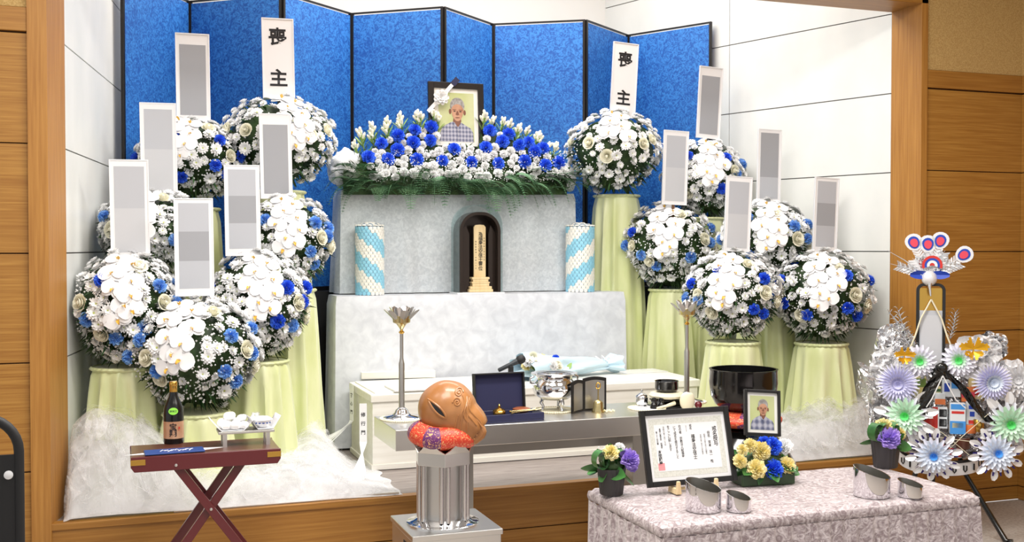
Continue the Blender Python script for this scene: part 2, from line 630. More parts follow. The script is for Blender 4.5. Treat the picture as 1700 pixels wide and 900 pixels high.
def wood_wall(name, x0, x1, y, flip=False):
    r = root(name)
    MB().box(x0, x1, y + 0.012, y + 0.06, 0, 3.7).build('backing', 'wood_joint', r)
    zs = [0.0] + ZJ[:6]
    for a, b in zip(zs[:-1], zs[1:]):
        MB().box(x0, x1, y, y + 0.02, a + 0.003, b - 0.003).build('panel', 'panel_wood', r, bevel=0.0015)
    MB().box(x0, x1, y - 0.014, y + 0.02, 2.645, 2.755).build('moulding', 'sill_wood', r, bevel=0.003)
    MB().box(x0, x1, y - 0.002, y + 0.02, 2.758, 3.7).build('fabric_panel', 'fabric_wall', r)
    return r


wood_wall('wall_front_left', -4.0, LX0, FY)
wood_wall('wall_front_right', RX0 + 0.05, 5.58, FY)
# side wall of the room beyond the corner
sw = root('wall_room')
MB().box(5.532, 5.58, 1.0, FY, 0, 3.7).build('backing', 'wood_joint', sw)
for a, b in zip([0.0] + ZJ[:5], ZJ[:6]):
    MB().box(5.52, 5.54, 1.0, FY - 0.002, a + 0.003, b - 0.003).build('panel', 'panel_wood', sw)
MB().box(5.506, 5.54, 1.0, FY - 0.015, 2.645, 2.755).build('moulding', 'sill_wood', sw)
MB().box(5.518, 5.54, 1.0, FY - 0.002, 2.758, 3.7).build('fabric_panel', 'fabric_wall', sw)


def white_wall(name, p0, p1, cuts):
    """panelled white wall from p0 to p1 (plan points), panels proud of dark joints"""
    r = root(name)
    d = Vector((p1[0] - p0[0], p1[1] - p0[1], 0))
    L = d.length
    ang = atan2(d.y, d.x)
    r.location = (p0[0], p0[1], 0)
    r.rotation_euler = (0, 0, ang)
    side = 1
    # local: x along the wall, y into the wall body (away from alcove)
    sgn = r['kind'] and 1
    MB().box(0, L, 0.008 * cuts['s'], 0.05 * cuts['s'], STAGE - 0.2, 4.3).build('backing', 'joint', r)
    xs = [0.0] + [c for c in cuts['x'] if c < L] + [L]
    zs = [STAGE - 0.1] + ZJ[1:] + [4.3]
    for a, b in zip(xs[:-1], xs[1:]):
        for z0, z1 in zip(zs[:-1], zs[1:]):
            lo, hi = sorted((0.0, 0.012 * cuts['s']))
            MB().box(a + (0.0025 if a > 0 else 0), b - (0.0025 if b < L else 0), lo, hi, z0 + 0.0035, z1 - 0.0035).build('panel', 'white_panel', r)
    return r


BY = 8.36
LE = (LXB + (BY - RY) * 0.165, BY)
white_wall('wall_left', (LXB, RY), LE, {'s': 1, 'x': [1.75]})
RE = (RX0 - (BY - RY) * 0.316, BY)
pj = None
white_wall('wall_right', (RX0, RY), RE, {'s': -1, 'x': [1.36]})
bw = MB().box(LE[0] - 0.1, RE[0] + 0.1, BY, BY + 0.06, 0, 4.3).build('wall_back', 'white_paint')
struct(bw)

# ================================================================== folding screen
ZT, ZB = 3.34, 1.345
VX = [(204, 7.08), (316, 7.80), (470, 7.32), (584, 7.80), (737, 7.36), (818, 7.80), (972, 7.42), (1042, 7.84), (1181, 7.16)]
pts = [aty(px, 300, Y) for px, Y in VX]
scr = thing('folding_screen', 'tall blue patterned folding screen with black edging behind the altar', 'screen', (0, 0, 0))
for k in range(len(pts) - 1):
    a, b = pts[k], pts[k + 1]
    d = Vector((b.x - a.x, b.y - a.y, 0))
    L = d.length
    T = Matrix.Translation((a.x, a.y, 0)) @ Matrix.Rotation(atan2(d.y, d.x), 4, 'Z')
    e = 0.021
    pn = MB().box(e, L - e, -0.006, 0.006, ZB + e, ZT - e).build('panel', 'screen_blue', scr)
    pn.matrix_local = T
    f = MB()
    f.box(0.003, e, -0.011, 0.011, ZB, ZT).box(L - e, L - 0.003, -0.011, 0.011, ZB, ZT)
    f.box(e, L - e, -0.011, 0.011, ZT - e * 0.55, ZT).box(e, L - e, -0.011, 0.011, ZB, ZB + 0.03)
    fr = f.build('panel_edging', 'black_wood', pn, bevel=0.002)
# riser the screen stands on (dark, seen in the gaps beside the altar)
rs = MB().box(0.16, 3.96, 7.46, 7.86, STAGE, ZB).build('screen_riser', 'black_matte')
rs2 = None
tag(rs, 'black platform under the blue folding screen, behind the altar cloths', 'platform')

# ================================================================== altar tiers
AF, AB = 6.88, 7.16           # lower tier front, upper tier front
ALZ = 1.335
xl, xr = aty(556, 490, AF).x, aty(1039, 488, AF).x
UF, UBK = 7.12, 7.34
ul, ur = aty(566, 330, UF).x, aty(955, 330, UF).x
UZ = aty(750, 318, UF).z


def cloth_block(name, x0, x1, y0, y1, z0, z1, m, rip, seed, n=110, rad=0.03):
    """cloth draped over a step: flat top, softly rippled skirt all round"""
    b = MB()
    per = []

    def pt(t):
        # rounded rectangle perimeter starting at back-left going front then right then back
        w, d = x1 - x0, y1 - y0
        Ls = [d, w, d]
        s = t * sum(Ls)
        if s < d:
            return Vector((x0, y1 - s, 0)), Vector((-1, 0, 0))
        if s < d + w:
            return Vector((x0 + s - d, y0, 0)), Vector((0, -1, 0))
        return Vector((x1, y0 + s - d - w, 0)), Vector((1, 0, 0))

    def fn(u, v):
        p, nrm = pt(u)
        # blend normal at corners
        c = 0
        for cx, cy, nx, ny in ((x0, y0, -0.7, -0.7), (x1, y0, 0.7, -0.7)):
            dd = sqrt((p.x - cx) ** 2 + (p.y - cy) ** 2)
            if dd < 0.05:
                nrm = nrm.lerp(Vector((nx, ny, 0)), 1 - dd / 0.05)
        hz = z1 - v * (z1 - z0)
        amp = rip * v ** 0.7
        r = amp * (0.6 * sin(u * 60 + seed + 1.3 * sin(u * 17)) + 0.8 * noise.noise(Vector((u * 22, seed, v * 0.6))))
        edge = -0.012 * max(0, 1 - v / 0.04) ** 2
        q = p + nrm * (r + edge + 0.02 * v)
        return (q.x, q.y, hz - (0.0 if v > 0.001 else 0.0))

    b.grid(fn, n, 16)
    b.grid(lambda u, v: (lerp(x0 + 0.011, x1 - 0.011, u), lerp(y0 + 0.011, y1, v), z1 + 0.0015 * noise.noise(Vector((u * 9, v * 4, seed)))), 24, 5)
    return b.build(name, m)


lo = thing('altar_step', 'broad lower altar step under white velvet cloth holding the tablet case', 'altar')
MB().box(xl + 0.03, xr - 0.03, AF + 0.03, 7.15, STAGE, ALZ - 0.02).build('frame', 'coffin', lo)
c = cloth_block('cloth', xl, xr, AF, 7.16, STAGE + 0.01, ALZ, 'white_velvet', 0.012, 3.0)
c.parent = lo
up = thing('altar_step', 'raised upper altar step under grey crushed velvet carrying the flower bank', 'altar')
MB().box(ul + 0.03, ur - 0.03, 7.165, UBK, STAGE, UZ - 0.02).build('frame', 'coffin', up)
c = cloth_block('cloth', ul, ur, UF, UBK + 0.04, ALZ + 0.006, UZ, 'grey_velvet', 0.016, 8.0)
c.parent = up

# ================================================================== coffin
cl, cr, cf, cb = 1.375, 3.545, 6.17, 6.80
CZ = 0.80
cof = thing('coffin', 'pale wooden coffin lying before the white altar cloth', 'coffin', (0, 0, 0))
MB().box(cl + 0.012, cr - 0.012, cf + 0.012, cb - 0.012, STAGE, CZ - 0.055).build('body', 'coffin', cof, bevel=0.004)
MB().box(cl, cr, cf, cb, CZ - 0.055, CZ - 0.008).build('lid', 'coffin', cof, bevel=0.006)
MB().box(cl + 0.03, cr - 0.03, cf + 0.03, cb - 0.03, CZ - 0.009, CZ).build('lid_top', 'coffin', cof, bevel=0.003)
MB().box(cl + 0.004, cr - 0.004, cf + 0.004, cb - 0.004, STAGE + 0.001, STAGE + 0.03).build('plinth', 'coffin', cof)


def slab(name, label, cat, px0, py0, px1, py1, z, w_back, thick, m, group=None):
    a, b = atz(px0, py0, z), atz(px1, py1, z)
    o = MB().box(0, (b - a).length, 0, w_back, 0, thick).build(name, m, None, (a.x, a.y, z), (0, 0, atan2(b.y - a.y, b.x - a.x)), bevel=0.003)
    return tag(o, label, cat, group)


slab('wooden_box', 'flat pale wooden box lying on the coffin beside the altar cloth', 'box', 600, 630, 723, 627, CZ + 0.001, 0.10, 0.045, 'coffin')
slab('paper_board', 'thin white board on the coffin lid near the candlestick stem', 'board', 655, 651, 760, 646, CZ + 0.001, 0.26, 0.012, 'paper')
slab('document_sheet', 'flat white sheet with faint blue print at the far end of the coffin', 'paper', 1040, 621, 1110, 617, CZ + 0.001, 0.2, 0.002, 'white_glaze')

# paper gate streamers hanging from the coffin corners
def streamer(label, x, y, ztop, zsplit, zbot, word, rz, spread, fwd, nx=7):
    t = thing('paper_streamer', label, 'streamer', (x, y, zbot), rz, 'paper gate streamers hung on the coffin')
    h = ztop - zbot
    hs = zsplit - zbot
    MB().box(-0.021, 0.021, -0.0008, 0.0008, hs, h).build('strip', 'paper', t)
    for i in range(nx):
        s = (i - (nx - 1) / 2) / ((nx - 1) / 2)
        def fn(u, v, s=s):
            w = 0.011
            xx = s * 0.016 + (s * spread + spread * 0.3) * v ** 1.3 + (u - 0.5) * w
            return (xx, -0.002 - fwd * v ** 1.3 * (1 - 0.15 * abs(s)) - 0.004 * sin(5 * v + s * 3), hs - v * hs * (1 - 0.06 * abs(s)))
        MB().grid(fn, 1, 8).build('tail', 'paper', t)
    letter(t, vtext(word, 0.027, 'ink', 0.02, 1.9), (0, -0.0014, hs + 0.105))
    return t


p = aty(608, 690, 6.14)
streamer('white paper streamer lettered 修行門 on the coffin corner, its cut tails reaching the stage edge', p.x - 0.02, 6.13, 0.75, 0.53, 0.375, '修行門', radians(-14), -0.06, 0.36)
p = aty(575, 680, 6.6)
streamer('white paper streamer lettered 発心門 at the coffin corner next to the yellow-green pedestals', 1.35, 6.6, 0.80, 0.58, 0.45, '発心門', radians(-70), -0.09, 0.22)
def wall_clamp(x, y):
    if y > RY:
        x = max(x, LXB + (y - RY) * 0.165 + 0.016)
        x = min(x, RX0 - (y - RY) * 0.316 - 0.016)
    return x



# ================================================================== flower meshes
def petal(b, L, w, z0, tilt, ang, cup=0.15, mi=0, r0=0.0, n=3, round_=0.55):
    """one petal pointing along +x, rotated by ang; tilt raises the tip"""
    v, f = [], []
    for i in range(n + 1):
        t = i / n
        ww = w * (sin(pi * min(1.0, (t * 0.86 + 0.12)) ** round_ if False else pi * (0.12 + 0.8 * t)) ** 0.7)
        x = r0 + L * t * cos(tilt)
        z = z0 + L * t * sin(tilt)
        for s in (-1, 0, 1):
            v.append((x, s * ww / 2, z + (cup * ww if s else 0)))
    for i in range(n):
        for k in range(2):
            a = i * 3 + k
            f.append((a, a + 3, a + 4, a + 1))
    b.add(v, f, mi, True, Matrix.Rotation(ang, 4, 'Z'))


def mum_mesh(seed, r=0.04):
    rnd = random.Random(seed)
    b = MB()
    for ring, (n, L, tilt, z) in enumerate(((13, 1.0, 0.08, 0.0), (11, 0.88, 0.42, 0.004), (9, 0.66, 0.8, 0.006))):
        for i in range(n):
            petal(b, r * L * rnd.uniform(0.9, 1.06), r * 0.5, z, tilt + rnd.uniform(-0.12, 0.12), 2 * pi * (i + rnd.uniform(-.2, .2)) / n + ring * 0.3, 0.12, 0, 0.004, 2)
    b.lathe([(0.0055, 0.004), (0.005, 0.011), (0.0, 0.013)], 7, 1)
    return b.mesh('chrysanthemum', ['petal_white', 'pollen'])


def carnation_mesh(seed, m, r=0.043):
    rnd = random.Random(seed)
    b = MB()
    n = 40
    for L, (ri, ro, zi, zo) in enumerate(((0.2, 0.98, 0.10, 0.10), (0.15, 0.98, 0.12, 0.32), (0.12, 0.88, 0.15, 0.52), (0.1, 0.72, 0.2, 0.70), (0.08, 0.52, 0.25, 0.84), (0.05, 0.30, 0.3, 0.92))):
        ph = rnd.uniform(0, 6)
        v, f = [], []
        for j, t in enumerate((0.0, 0.6, 1.0)):
            for i in range(n):
                a = 2 * pi * i / n + 0.1 * L
                w = (1 if i % 2 else -1) * 0.055 * t + 0.10 * sin(a * 7 + ph) * t
                rr = r * (lerp(ri, ro, t) + w * 0.7)
                v.append((rr * cos(a), rr * sin(a), r * (lerp(zi, zo, t ** 1.4) + 0.13 * t * sin(a * 9 + ph + 1) + 0.03 * t * (1 if i % 2 else -1))))
        for j in range(2):
            for i in range(n):
                a, c = j * n + i, j * n + (i + 1) % n
                f.append((a, c, c + n, a + n))
        b.add(v, f, 0, False)
    b.lathe([(0.006, -0.02), (0.012, 0.0), (0.010, 0.008)], 6, 1)
    return b.mesh('carnation', [m, 'bud'])


def rose_mesh(seed, m, r=0.04):
    rnd = random.Random(seed)
    b = MB()
    for ring, (n, rr, h, open_) in enumerate(((5, 1.0, 0.75, 0.55), (5, 0.78, 0.95, 0.3), (4, 0.55, 1.08, 0.12), (3, 0.32, 1.12, 0.0))):
        for i in range(n):
            a0 = 2 * pi * i / n + ring * 0.7 + rnd.uniform(-.15, .15)
            wd = 2 * pi / n * 0.72

            def fn(u, v, a0=a0, wd=wd, rr=rr, h=h, op=open_):
                a = a0 + (u - 0.5) * 2 * wd * (0.55 + 0.45 * sin(pi * min(1, v * 1.1) * 0.5))
                q = rr * (0.35 + 0.65 * sin(v * pi * 0.5)) * (1 + op * max(0, v - 0.6))
                z = h * v * (1 - 0.22 * (2 * u - 1) ** 2 * v) - 0.18 * op * max(0, v - 0.75) * 4
                return (r * q * cos(a), r * q * sin(a), r * z)
            b.grid(fn, 4, 4, 0)
    b.ball((0, 0, r * 0.62), (r * 0.3, r * 0.3, r * 0.42), 8, 6, 0)
    b.lathe([(0.005, -0.02), (0.013, 0.0), (0.012, 0.006)], 6, 1)
    return b.mesh('rose', [m, 'leaf_mid'])


def orchid_mesh(seed, r=0.058):
    rnd = random.Random(seed)
    b = MB()

    def pet(ang, L, w, z0, cup, tl):
        def fn(u, v):
            s = 2 * u - 1
            prof = (sin(pi * min(1, 0.06 + v * 0.94)) ** 0.55) if v < 0.97 else 0.25
            x = L * v
            y = s * w * prof * 0.5
            z = z0 + tl * v + cup * (s * s) * prof * 0.4 - 0.012 * v * v + rnd.uniform(-.0006, .0006)
            return (x, y, z)
        b.grid(fn, 4, 5, 0, Matrix.Rotation(ang, 4, 'Z'))
    for a in (90, 218, 322):
        pet(radians(a), r * 1.0, r * 0.85, 0.0, 0.004, 0.004)
    for a in (8, 172):
        pet(radians(a), r * 1.08, r * 1.35, 0.004, 0.006, 0.010)
    b.grid(lambda u, v: (0.016 * (u - .5) * (1.2 - v), -0.004 - 0.022 * v, 0.008 + 0.020 * sin(v * 2.4) + 0.01 * (2 * u - 1) ** 2), 3, 4, 1)
    b.ball((0, 0.002, 0.012), (0.006, 0.006, 0.007), 6, 4, 0)
    return b.mesh('orchid', ['petal_orchid', 'lip'])


def bud_spray_mesh(seed):
    """tuberose tip: a few white buds over green sepals and narrow leaves"""
    rnd = random.Random(seed)
    b = MB()
    b.tube([(0, 0, -0.10), (0.003, 0, -0.03), (0, 0, 0.01)], 0.0035, 5, 1)
    for i in range(6):
        a = 2.4 * i + rnd.uniform(-.3, .3)
        lean = 0.25 + 0.09 * (5 - i) * 0.7
        d = Vector((sin(lean) * cos(a), sin(lean) * sin(a), cos(lean)))
        base = Vector((0, 0, -0.02 + 0.007 * i))
        q = d.to_track_quat('Z', 'Y').to_matrix().to_4x4()
        L = rnd.uniform(0.042, 0.058)
        b.lathe([(0.003, 0), (0.006, L * .3), (0.0095, L * .7), (0.007, L * .9), (0.001, L)], 6, 0, Matrix.Translation(base) @ q)
        b.lathe([(0.004, -0.004), (0.0075, L * .25), (0.006, L * .38)], 5, 1, Matrix.Translation(base) @ q, cap0=False, cap1=False)
    for i in range(6):
        a = 1.05 * i + 0.4
        petal(b, rnd.uniform(0.05, 0.075), 0.012, -0.06 + 0.01 * (i % 3), 0.75, a, 0.2, 1, 0.003, 3)
    return b.mesh('bud_spray', ['petal_cream', 'bud'])


def fern_mesh(seed, L=0.26, droop=0.5):
    """one leatherleaf frond along +x: a triangular blade of close-set pinnae, arching down"""
    rnd = random.Random(seed)
    b = MB()
    n = 17

    def spine(t):
        return Vector((L * t * (1 - 0.12 * t), 0, 0.03 * sin(t * 3) - droop * L * t * t))
    b.tube([spine(i / 8) for i in range(9)], [0.0022 * (1 - i / 9) + 0.0005 for i in range(9)], 4, 0)
    for i in range(2, n + 1):
        t = i / (n + 1)
        w = 0.105 * (1 - t) ** 0.9 + 0.012
        p = spine(t)
        for s in (-1, 1):
            m = max(2, int(w / 0.017))
            for j in range(m):          # leaflets of a pinna
                q = (j + 0.5) / m
                c = p + Vector((0.45 * w * q, s * w * q, -0.10 * w * q * q))
                lw = 0.011 * (1 - 0.45 * q) + 0.003
                d = Vector((0.8, s * 0.6, -0.1)).normalized() * lw * 1.5
                e = Vector((-d.y, d.x, 0)).normalized() * lw * 0.62
                b.add([c - d * 0.7, c + e, c + d, c - e], [(0, 1, 2, 3)], 0, False)
    return b.mesh('fern_frond', ['fern'])


def leaf_mesh(L, w, bend, m, name='leaf'):
    b = MB()

    def fn(u, v):
        s = 2 * u - 1
        ww = w * sin(pi * (0.06 + 0.92 * v)) ** 0.8
        return (s * ww * 0.5, L * v * (1 - 0.1 * bend * v), bend * L * v * v + 0.18 * abs(s) * ww)
    b.grid(fn, 2, 6)
    return b.mesh(name, [m])


MUM = [mum_mesh(i) for i in range(4)]
CARN = {k: [carnation_mesh(i * 7 + len(k), k) for i in range(2)] for k in ('petal_blue', 'petal_sky', 'petal_white', 'petal_yellow', 'petal_lilac')}
ROSE = [rose_mesh(3, 'petal_cream'), rose_mesh(5, 'petal_cream')]
ORCH = [orchid_mesh(i) for i in range(3)]
BUDS = [bud_spray_mesh(i) for i in range(3)]
FERN = [fern_mesh(i, 0.25 + 0.03 * i, 0.25 + 0.16 * i) for i in range(3)]


def in_alcove(b, parent):
    """press leaf tips and sprigs that reach a wall flat against it"""
    L = parent.location
    b.v = [(wall_clamp(x + L.x, y + L.y) - L.x, y, z) for x, y, z in b.v]


def foliage(parent, R, Rz, zb, seed, n=330, m='leaf_dark'):
    """dark leafy mass under the blooms: a rough core and narrow leaves"""
    rnd = random.Random(seed)
    b = MB()

    def core(u, v):
        a, th = 2 * pi * u, pi * v
        k = 0.86 + 0.10 * noise.noise(Vector((cos(a) * 3, sin(a) * 3, th * 3 + seed)))
        z = -cos(th) * Rz * k
        rr = sin(th) ** 0.8 * R * k
        if z < 0:
            rr *= 1 + 0.55 * z / Rz
        return (rr * cos(a), rr * sin(a), max(z, zb))
    b.grid(core, 22, 14, 0, None, True, True)
    for i in range(n):
        a = rnd.uniform(0, 2 * pi)
        cz = rnd.uniform(-0.95, 0.85) if rnd.random() < 0.6 else rnd.uniform(-0.95, -0.2)
        rr = sqrt(1 - cz * cz)
        if cz < 0:
            rr *= 1 + 0.4 * cz
        p = Vector((R * rr * cos(a), R * rr * sin(a), max(Rz * cz, zb + 0.01))) * 0.86
        out = Vector((cos(a), sin(a), cz * 0.8 + rnd.uniform(-.5, .35))).normalized()
        L = rnd.uniform(0.05, 0.095)
        w = rnd.uniform(0.010, 0.022)
        side = out.cross(Vector((rnd.uniform(-1, 1), rnd.uniform(-1, 1), rnd.uniform(-1, 1)))).normalized() * w / 2
        dr = Vector((0, 0, -0.25 * L))
        b.add([p, p + out * L * .45 + side, p + out * L + dr, p + out * L * .45 - side], [(0, 1, 2, 3)], rnd.choice((0, 0, 0, 1)), False)
    in_alcove(b, parent)
    return b.build('foliage', [m, 'leaf_mid'], parent, kind='stuff')


def gyps(parent, R, Rz, cz0, cz1, n, seed, yaw):
    rnd = random.Random(seed)
    b = MB()
    O = [(1, 0, 0), (-1, 0, 0), (0, 1, 0), (0, -1, 0), (0, 0, 1), (0, 0, -1)]
    F = [(0, 2, 4), (2, 1, 4), (1, 3, 4), (3, 0, 4), (2, 0, 5), (1, 2, 5), (3, 1, 5), (0, 3, 5)]
    for i in range(n):
        a = yaw + rnd.uniform(-1.9, 1.9)
        cz = rnd.uniform(cz0, cz1)
        rr = sqrt(max(0.05, 1 - cz * cz)) * (1 + 0.35 * min(cz, 0))
        k = rnd.uniform(0.93, 1.08)
        p = Vector((R * rr * cos(a), R * rr * sin(a), Rz * cz)) * k
        s = rnd.uniform(0.0038, 0.0075)
        b.add([p + Vector(o) * s for o in O], F, 0, True)
    in_alcove(b, parent)
    return b.build('baby_breath', ['petal_white'], parent, kind='stuff')


def dart(cands, placed, r, tries):
    for c in cands:
        ok = True
        for q, qr in placed:
            if (c - q).length < (r + qr) * 0.8:
                ok = False
                break
        if ok:
            yield c


GRP_A = 'round funeral flower arrangements on draped pedestals'
GRP_P = 'pale green satin draped flower pedestals'
GRP_N = 'name placards staked in the flower arrangements'


def arrangement(label, cx, cy, rx, ry, Y, seed, style):
    C = aty(cx, cy, Y)
    s = mpp(C)
    R, Rz = rx * s, ry * s
    t = thing('flower_arrangement', label, 'flowers', C, 0, GRP_A)
    rnd = random.Random(seed * 3 + 1)
    yaw = atan2(-C.y, -C.x)               # towards the viewer's side of the hall
    foliage(t, R, Rz, -Rz * 0.97, seed)
    placed = []

    def pos(az, cz):
        rr = sqrt(max(0.0, 1 - cz * cz))
        if cz < 0:
            rr *= 1 + 0.42 * cz
        n = Vector((cos(yaw + az) * rr, sin(yaw + az) * rr, cz))
        return Vector((R * n.x, R * n.y, Rz * n.z)), Vector((n.x / R, n.y / R, n.z / Rz)).normalized()

    def clear(p, m):
        w = C + p
        return abs(wall_clamp(w.x - m, w.y) - (w.x - m)) < 1e-6 and abs(wall_clamp(w.x + m, w.y) - (w.x + m)) < 1e-6

    def put(name, me, az, cz, r, sc, lift=1.0, spin=None, up=0.0):
        p, n = pos(az, cz)
        if not clear(p * lift, 0.03):
            return
        n = (n + Vector((0, 0, up))).normalized()
        inst(name, me, t, p * lift, facing(n, spin), sc)
        placed.append((p * lift, r))

    # orchid cascade from the crown down the front
    k = 9 if style != 'white_b' else 6
    off = rnd.uniform(-.3, .3)
    for i in range(k):
        row = i // 2
        az = (0.17 if i % 2 else -0.17) * (1.0 if row < 3 else 0.5) + rnd.uniform(-.08, .08) + off
        cz = 0.86 - 0.235 * row - (0.1 if i % 2 else 0)
        put('orchid', rnd.choice(ORCH), az, cz, 0.05, rnd.uniform(0.98, 1.16), 1.07 + 0.02 * (i % 3), rnd.uniform(-.5, .5) + pi / 2 * 0)
    # carnations and roses
    if style.startswith('blue'):
        cm = 'petal_blue' if style == 'blue_deep' else 'petal_sky'
        spots = [(-1.05, .35), (-.75, -.12), (-.45, .55), (.62, .45), (1.0, .12), (.5, -.2), (-.3, -.38), (-1.3, .0), (1.3, .4), (.95, -.35)]
        for az, cz in spots:
            if rnd.random() < 0.9:
                put('carnation', rnd.choice(CARN[cm if rnd.random() < (.75 if cm == 'petal_blue' else .88) else ('petal_sky' if cm == 'petal_blue' else 'petal_blue')]), az + rnd.uniform(-.12, .12), cz + rnd.uniform(-.08, .08), 0.036, rnd.uniform(0.85, 1.0), 1.02)
    rs_ = [(-.85, .12), (.75, .15), (.35, .72), (-.55, -.3), (1.2, -.1)] if style.startswith('blue') else [(-.6, .2), (.55, .1), (-.2, -.2), (.9, .3), (-1.1, .3)]
    for az, cz in rs_:
        put('rose', rnd.choice(ROSE), az + rnd.uniform(-.1, .1), cz + rnd.uniform(-.08, .08), 0.034, rnd.uniform(0.85, 1.05), 1.0)
    # chrysanthemums fill the dome and thin out downwards
    got = 0
    lim = 140 if style.startswith('white') else 116
    for i in range(900):
        az0 = rnd.uniform(-2.1, 2.1)
        cz0 = rnd.uniform(-0.80, 1.0)
        if cz0 < 0.15 and rnd.random() < (0.50 if style.startswith('blue') else 0.25):
            continue
        for j in range(rnd.choice((1, 3, 4, 5))):
            az, cz = az0 + rnd.uniform(-.26, .26), max(-0.85, min(1.0, cz0 + rnd.uniform(-.17, .17)))
            p, n = pos(az, cz)
            sc = rnd.uniform(0.55, 1.0)
            r = 0.031 * sc
            if any((p - q).length < (r + qr) * 0.84 for q, qr in placed):
                continue
            lift = rnd.uniform(0.95, 1.09)
            if not clear(p * lift, 0.03):
                continue
            n2 = (n + Vector((rnd.uniform(-.4, .4), rnd.uniform(-.4, .4), rnd.uniform(-.15, .45)))).normalized()
            inst('chrysanthemum', rnd.choice(MUM), t, p * lift, facing(n2), sc)
            placed.append((p, r))
            got += 1
        if got >= lim:
            break
    gyps(t, R, Rz, -0.75, 0.6, 760 if style.startswith('blue') else 260, seed + 1, yaw)
    return t, C, R, Rz


def pedestal(label, x, y, ztop, r, seed):
    t = thing('draped_pedestal', label, 'pedestal', (x, y, STAGE), 0, GRP_P)
    h = ztop - STAGE
    rnd = random.Random(seed)
    ph, ph2 = rnd.uniform(0, 6), rnd.uniform(0, 6)
    npl = 12

    def fn(u, v):
        a = 2 * pi * u
        k = v ** 0.6
        w = 0.5 + 0.5 * sin(npl * a + ph + 0.9 * sin(3 * a + ph2))
        rr = r * (1.0 + 0.34 * v) + k * (0.056 + 0.026 * sin(2 * a + ph2)) * (w ** 1.6 - 0.45) + 0.010 * k * noise.noise(Vector((a * 3, v * 3, seed)))
        if v < 0.03:
            rr -= 0.012 * (1 - v / 0.03)
        return (rr * cos(a), rr * sin(a), h * (1 - v) - 0.0)
    MB().grid(fn, 108, 18, 0, None, True, True).build('drape', 'satin', t)
    MB().lathe([(r * 0.97, h - 0.02), (r * 0.97, h - 0.001)], 28).build('top', 'satin', t)
    MB().grid(lambda u, v: ((r * 0.985 + 0.010 * sin(pi * v) + 0.004 * sin(60 * pi * u)) * cos(2 * pi * u), (r * 0.985 + 0.010 * sin(pi * v) + 0.004 * sin(60 * pi * u)) * sin(2 * pi * u),
                             h - 0.016 + 0.02 * v), 120, 4, 0, None, True, True).build('gathered_band', 'satin', t)
    return t


def placard(label, l, tp, r, b, Y, roll, greys, word=None, base=None, zstem=0.12):
    cx, cy = (l + r) / 2, (tp + b) / 2
    C = aty(cx, cy, Y)
    s = mpp(C)
    w, h = (r - l) * s / cos(YAW - 0.0) * 0.985, (b - tp) * s * 0.985
    t = thing('name_placard', label, 'placard', (C.x, C.y, C.z - h / 2), 0, GRP_N)
    t.rotation_euler = (0, radians(roll), 0)
    MB().box(-w / 2, w / 2, -0.004, 0.004, 0, h).build('board', 'paper', t)
    e = 0.006
    f = MB()
    f.box(-w / 2, -w / 2 + e, -0.008, 0.006, 0, h).box(w / 2 - e, w / 2, -0.008, 0.006, 0, h)
    f.box(-w / 2 + e, w / 2 - e, -0.008, 0.006, h - e, h).box(-w / 2 + e, w / 2 - e, -0.008, 0.006, 0, e)
    f.build('frame', 'white_glaze', t)
    MB().box(-0.009, 0.009, 0.005, 0.017, -zstem, h * 0.6).build('stake', 'black_matte' if seed_even(cx) else 'stem_brown', t)
    if word:
        for k, ch in enumerate(word):
            letter(t, text_mesh(ch, w * 0.58, 'ink', 0.026), (0, -0.0052, h * (0.775 - 0.505 * k)))
    else:
        zz = 1.0
        mx = 0.115 * w
        top = h * greys[0][0]
        for frac, m in greys[1:]:
            z1 = top
            z0 = h * frac
            MB().box(-w / 2 + mx, w / 2 - mx, -0.0052, -0.003, z0, z1).build('printed_field', m, t)
            top = z0
    return t


def seed_even(x):
    return int(x) % 3 != 0


G1 = [(0.93,), (0.50, 'card_grey1'), (0.05, 'card_grey3')]
G2 = [(0.87,), (0.50, 'card_grey2'), (0.06, 'card_grey2')]
G3 = [(0.95,), (0.66, 'card_grey1'), (0.36, 'card_grey2'), (0.08, 'card_grey1')]
G4 = [(0.95,), (0.35, 'card_grey2'), (0.06, 'card_grey1')]

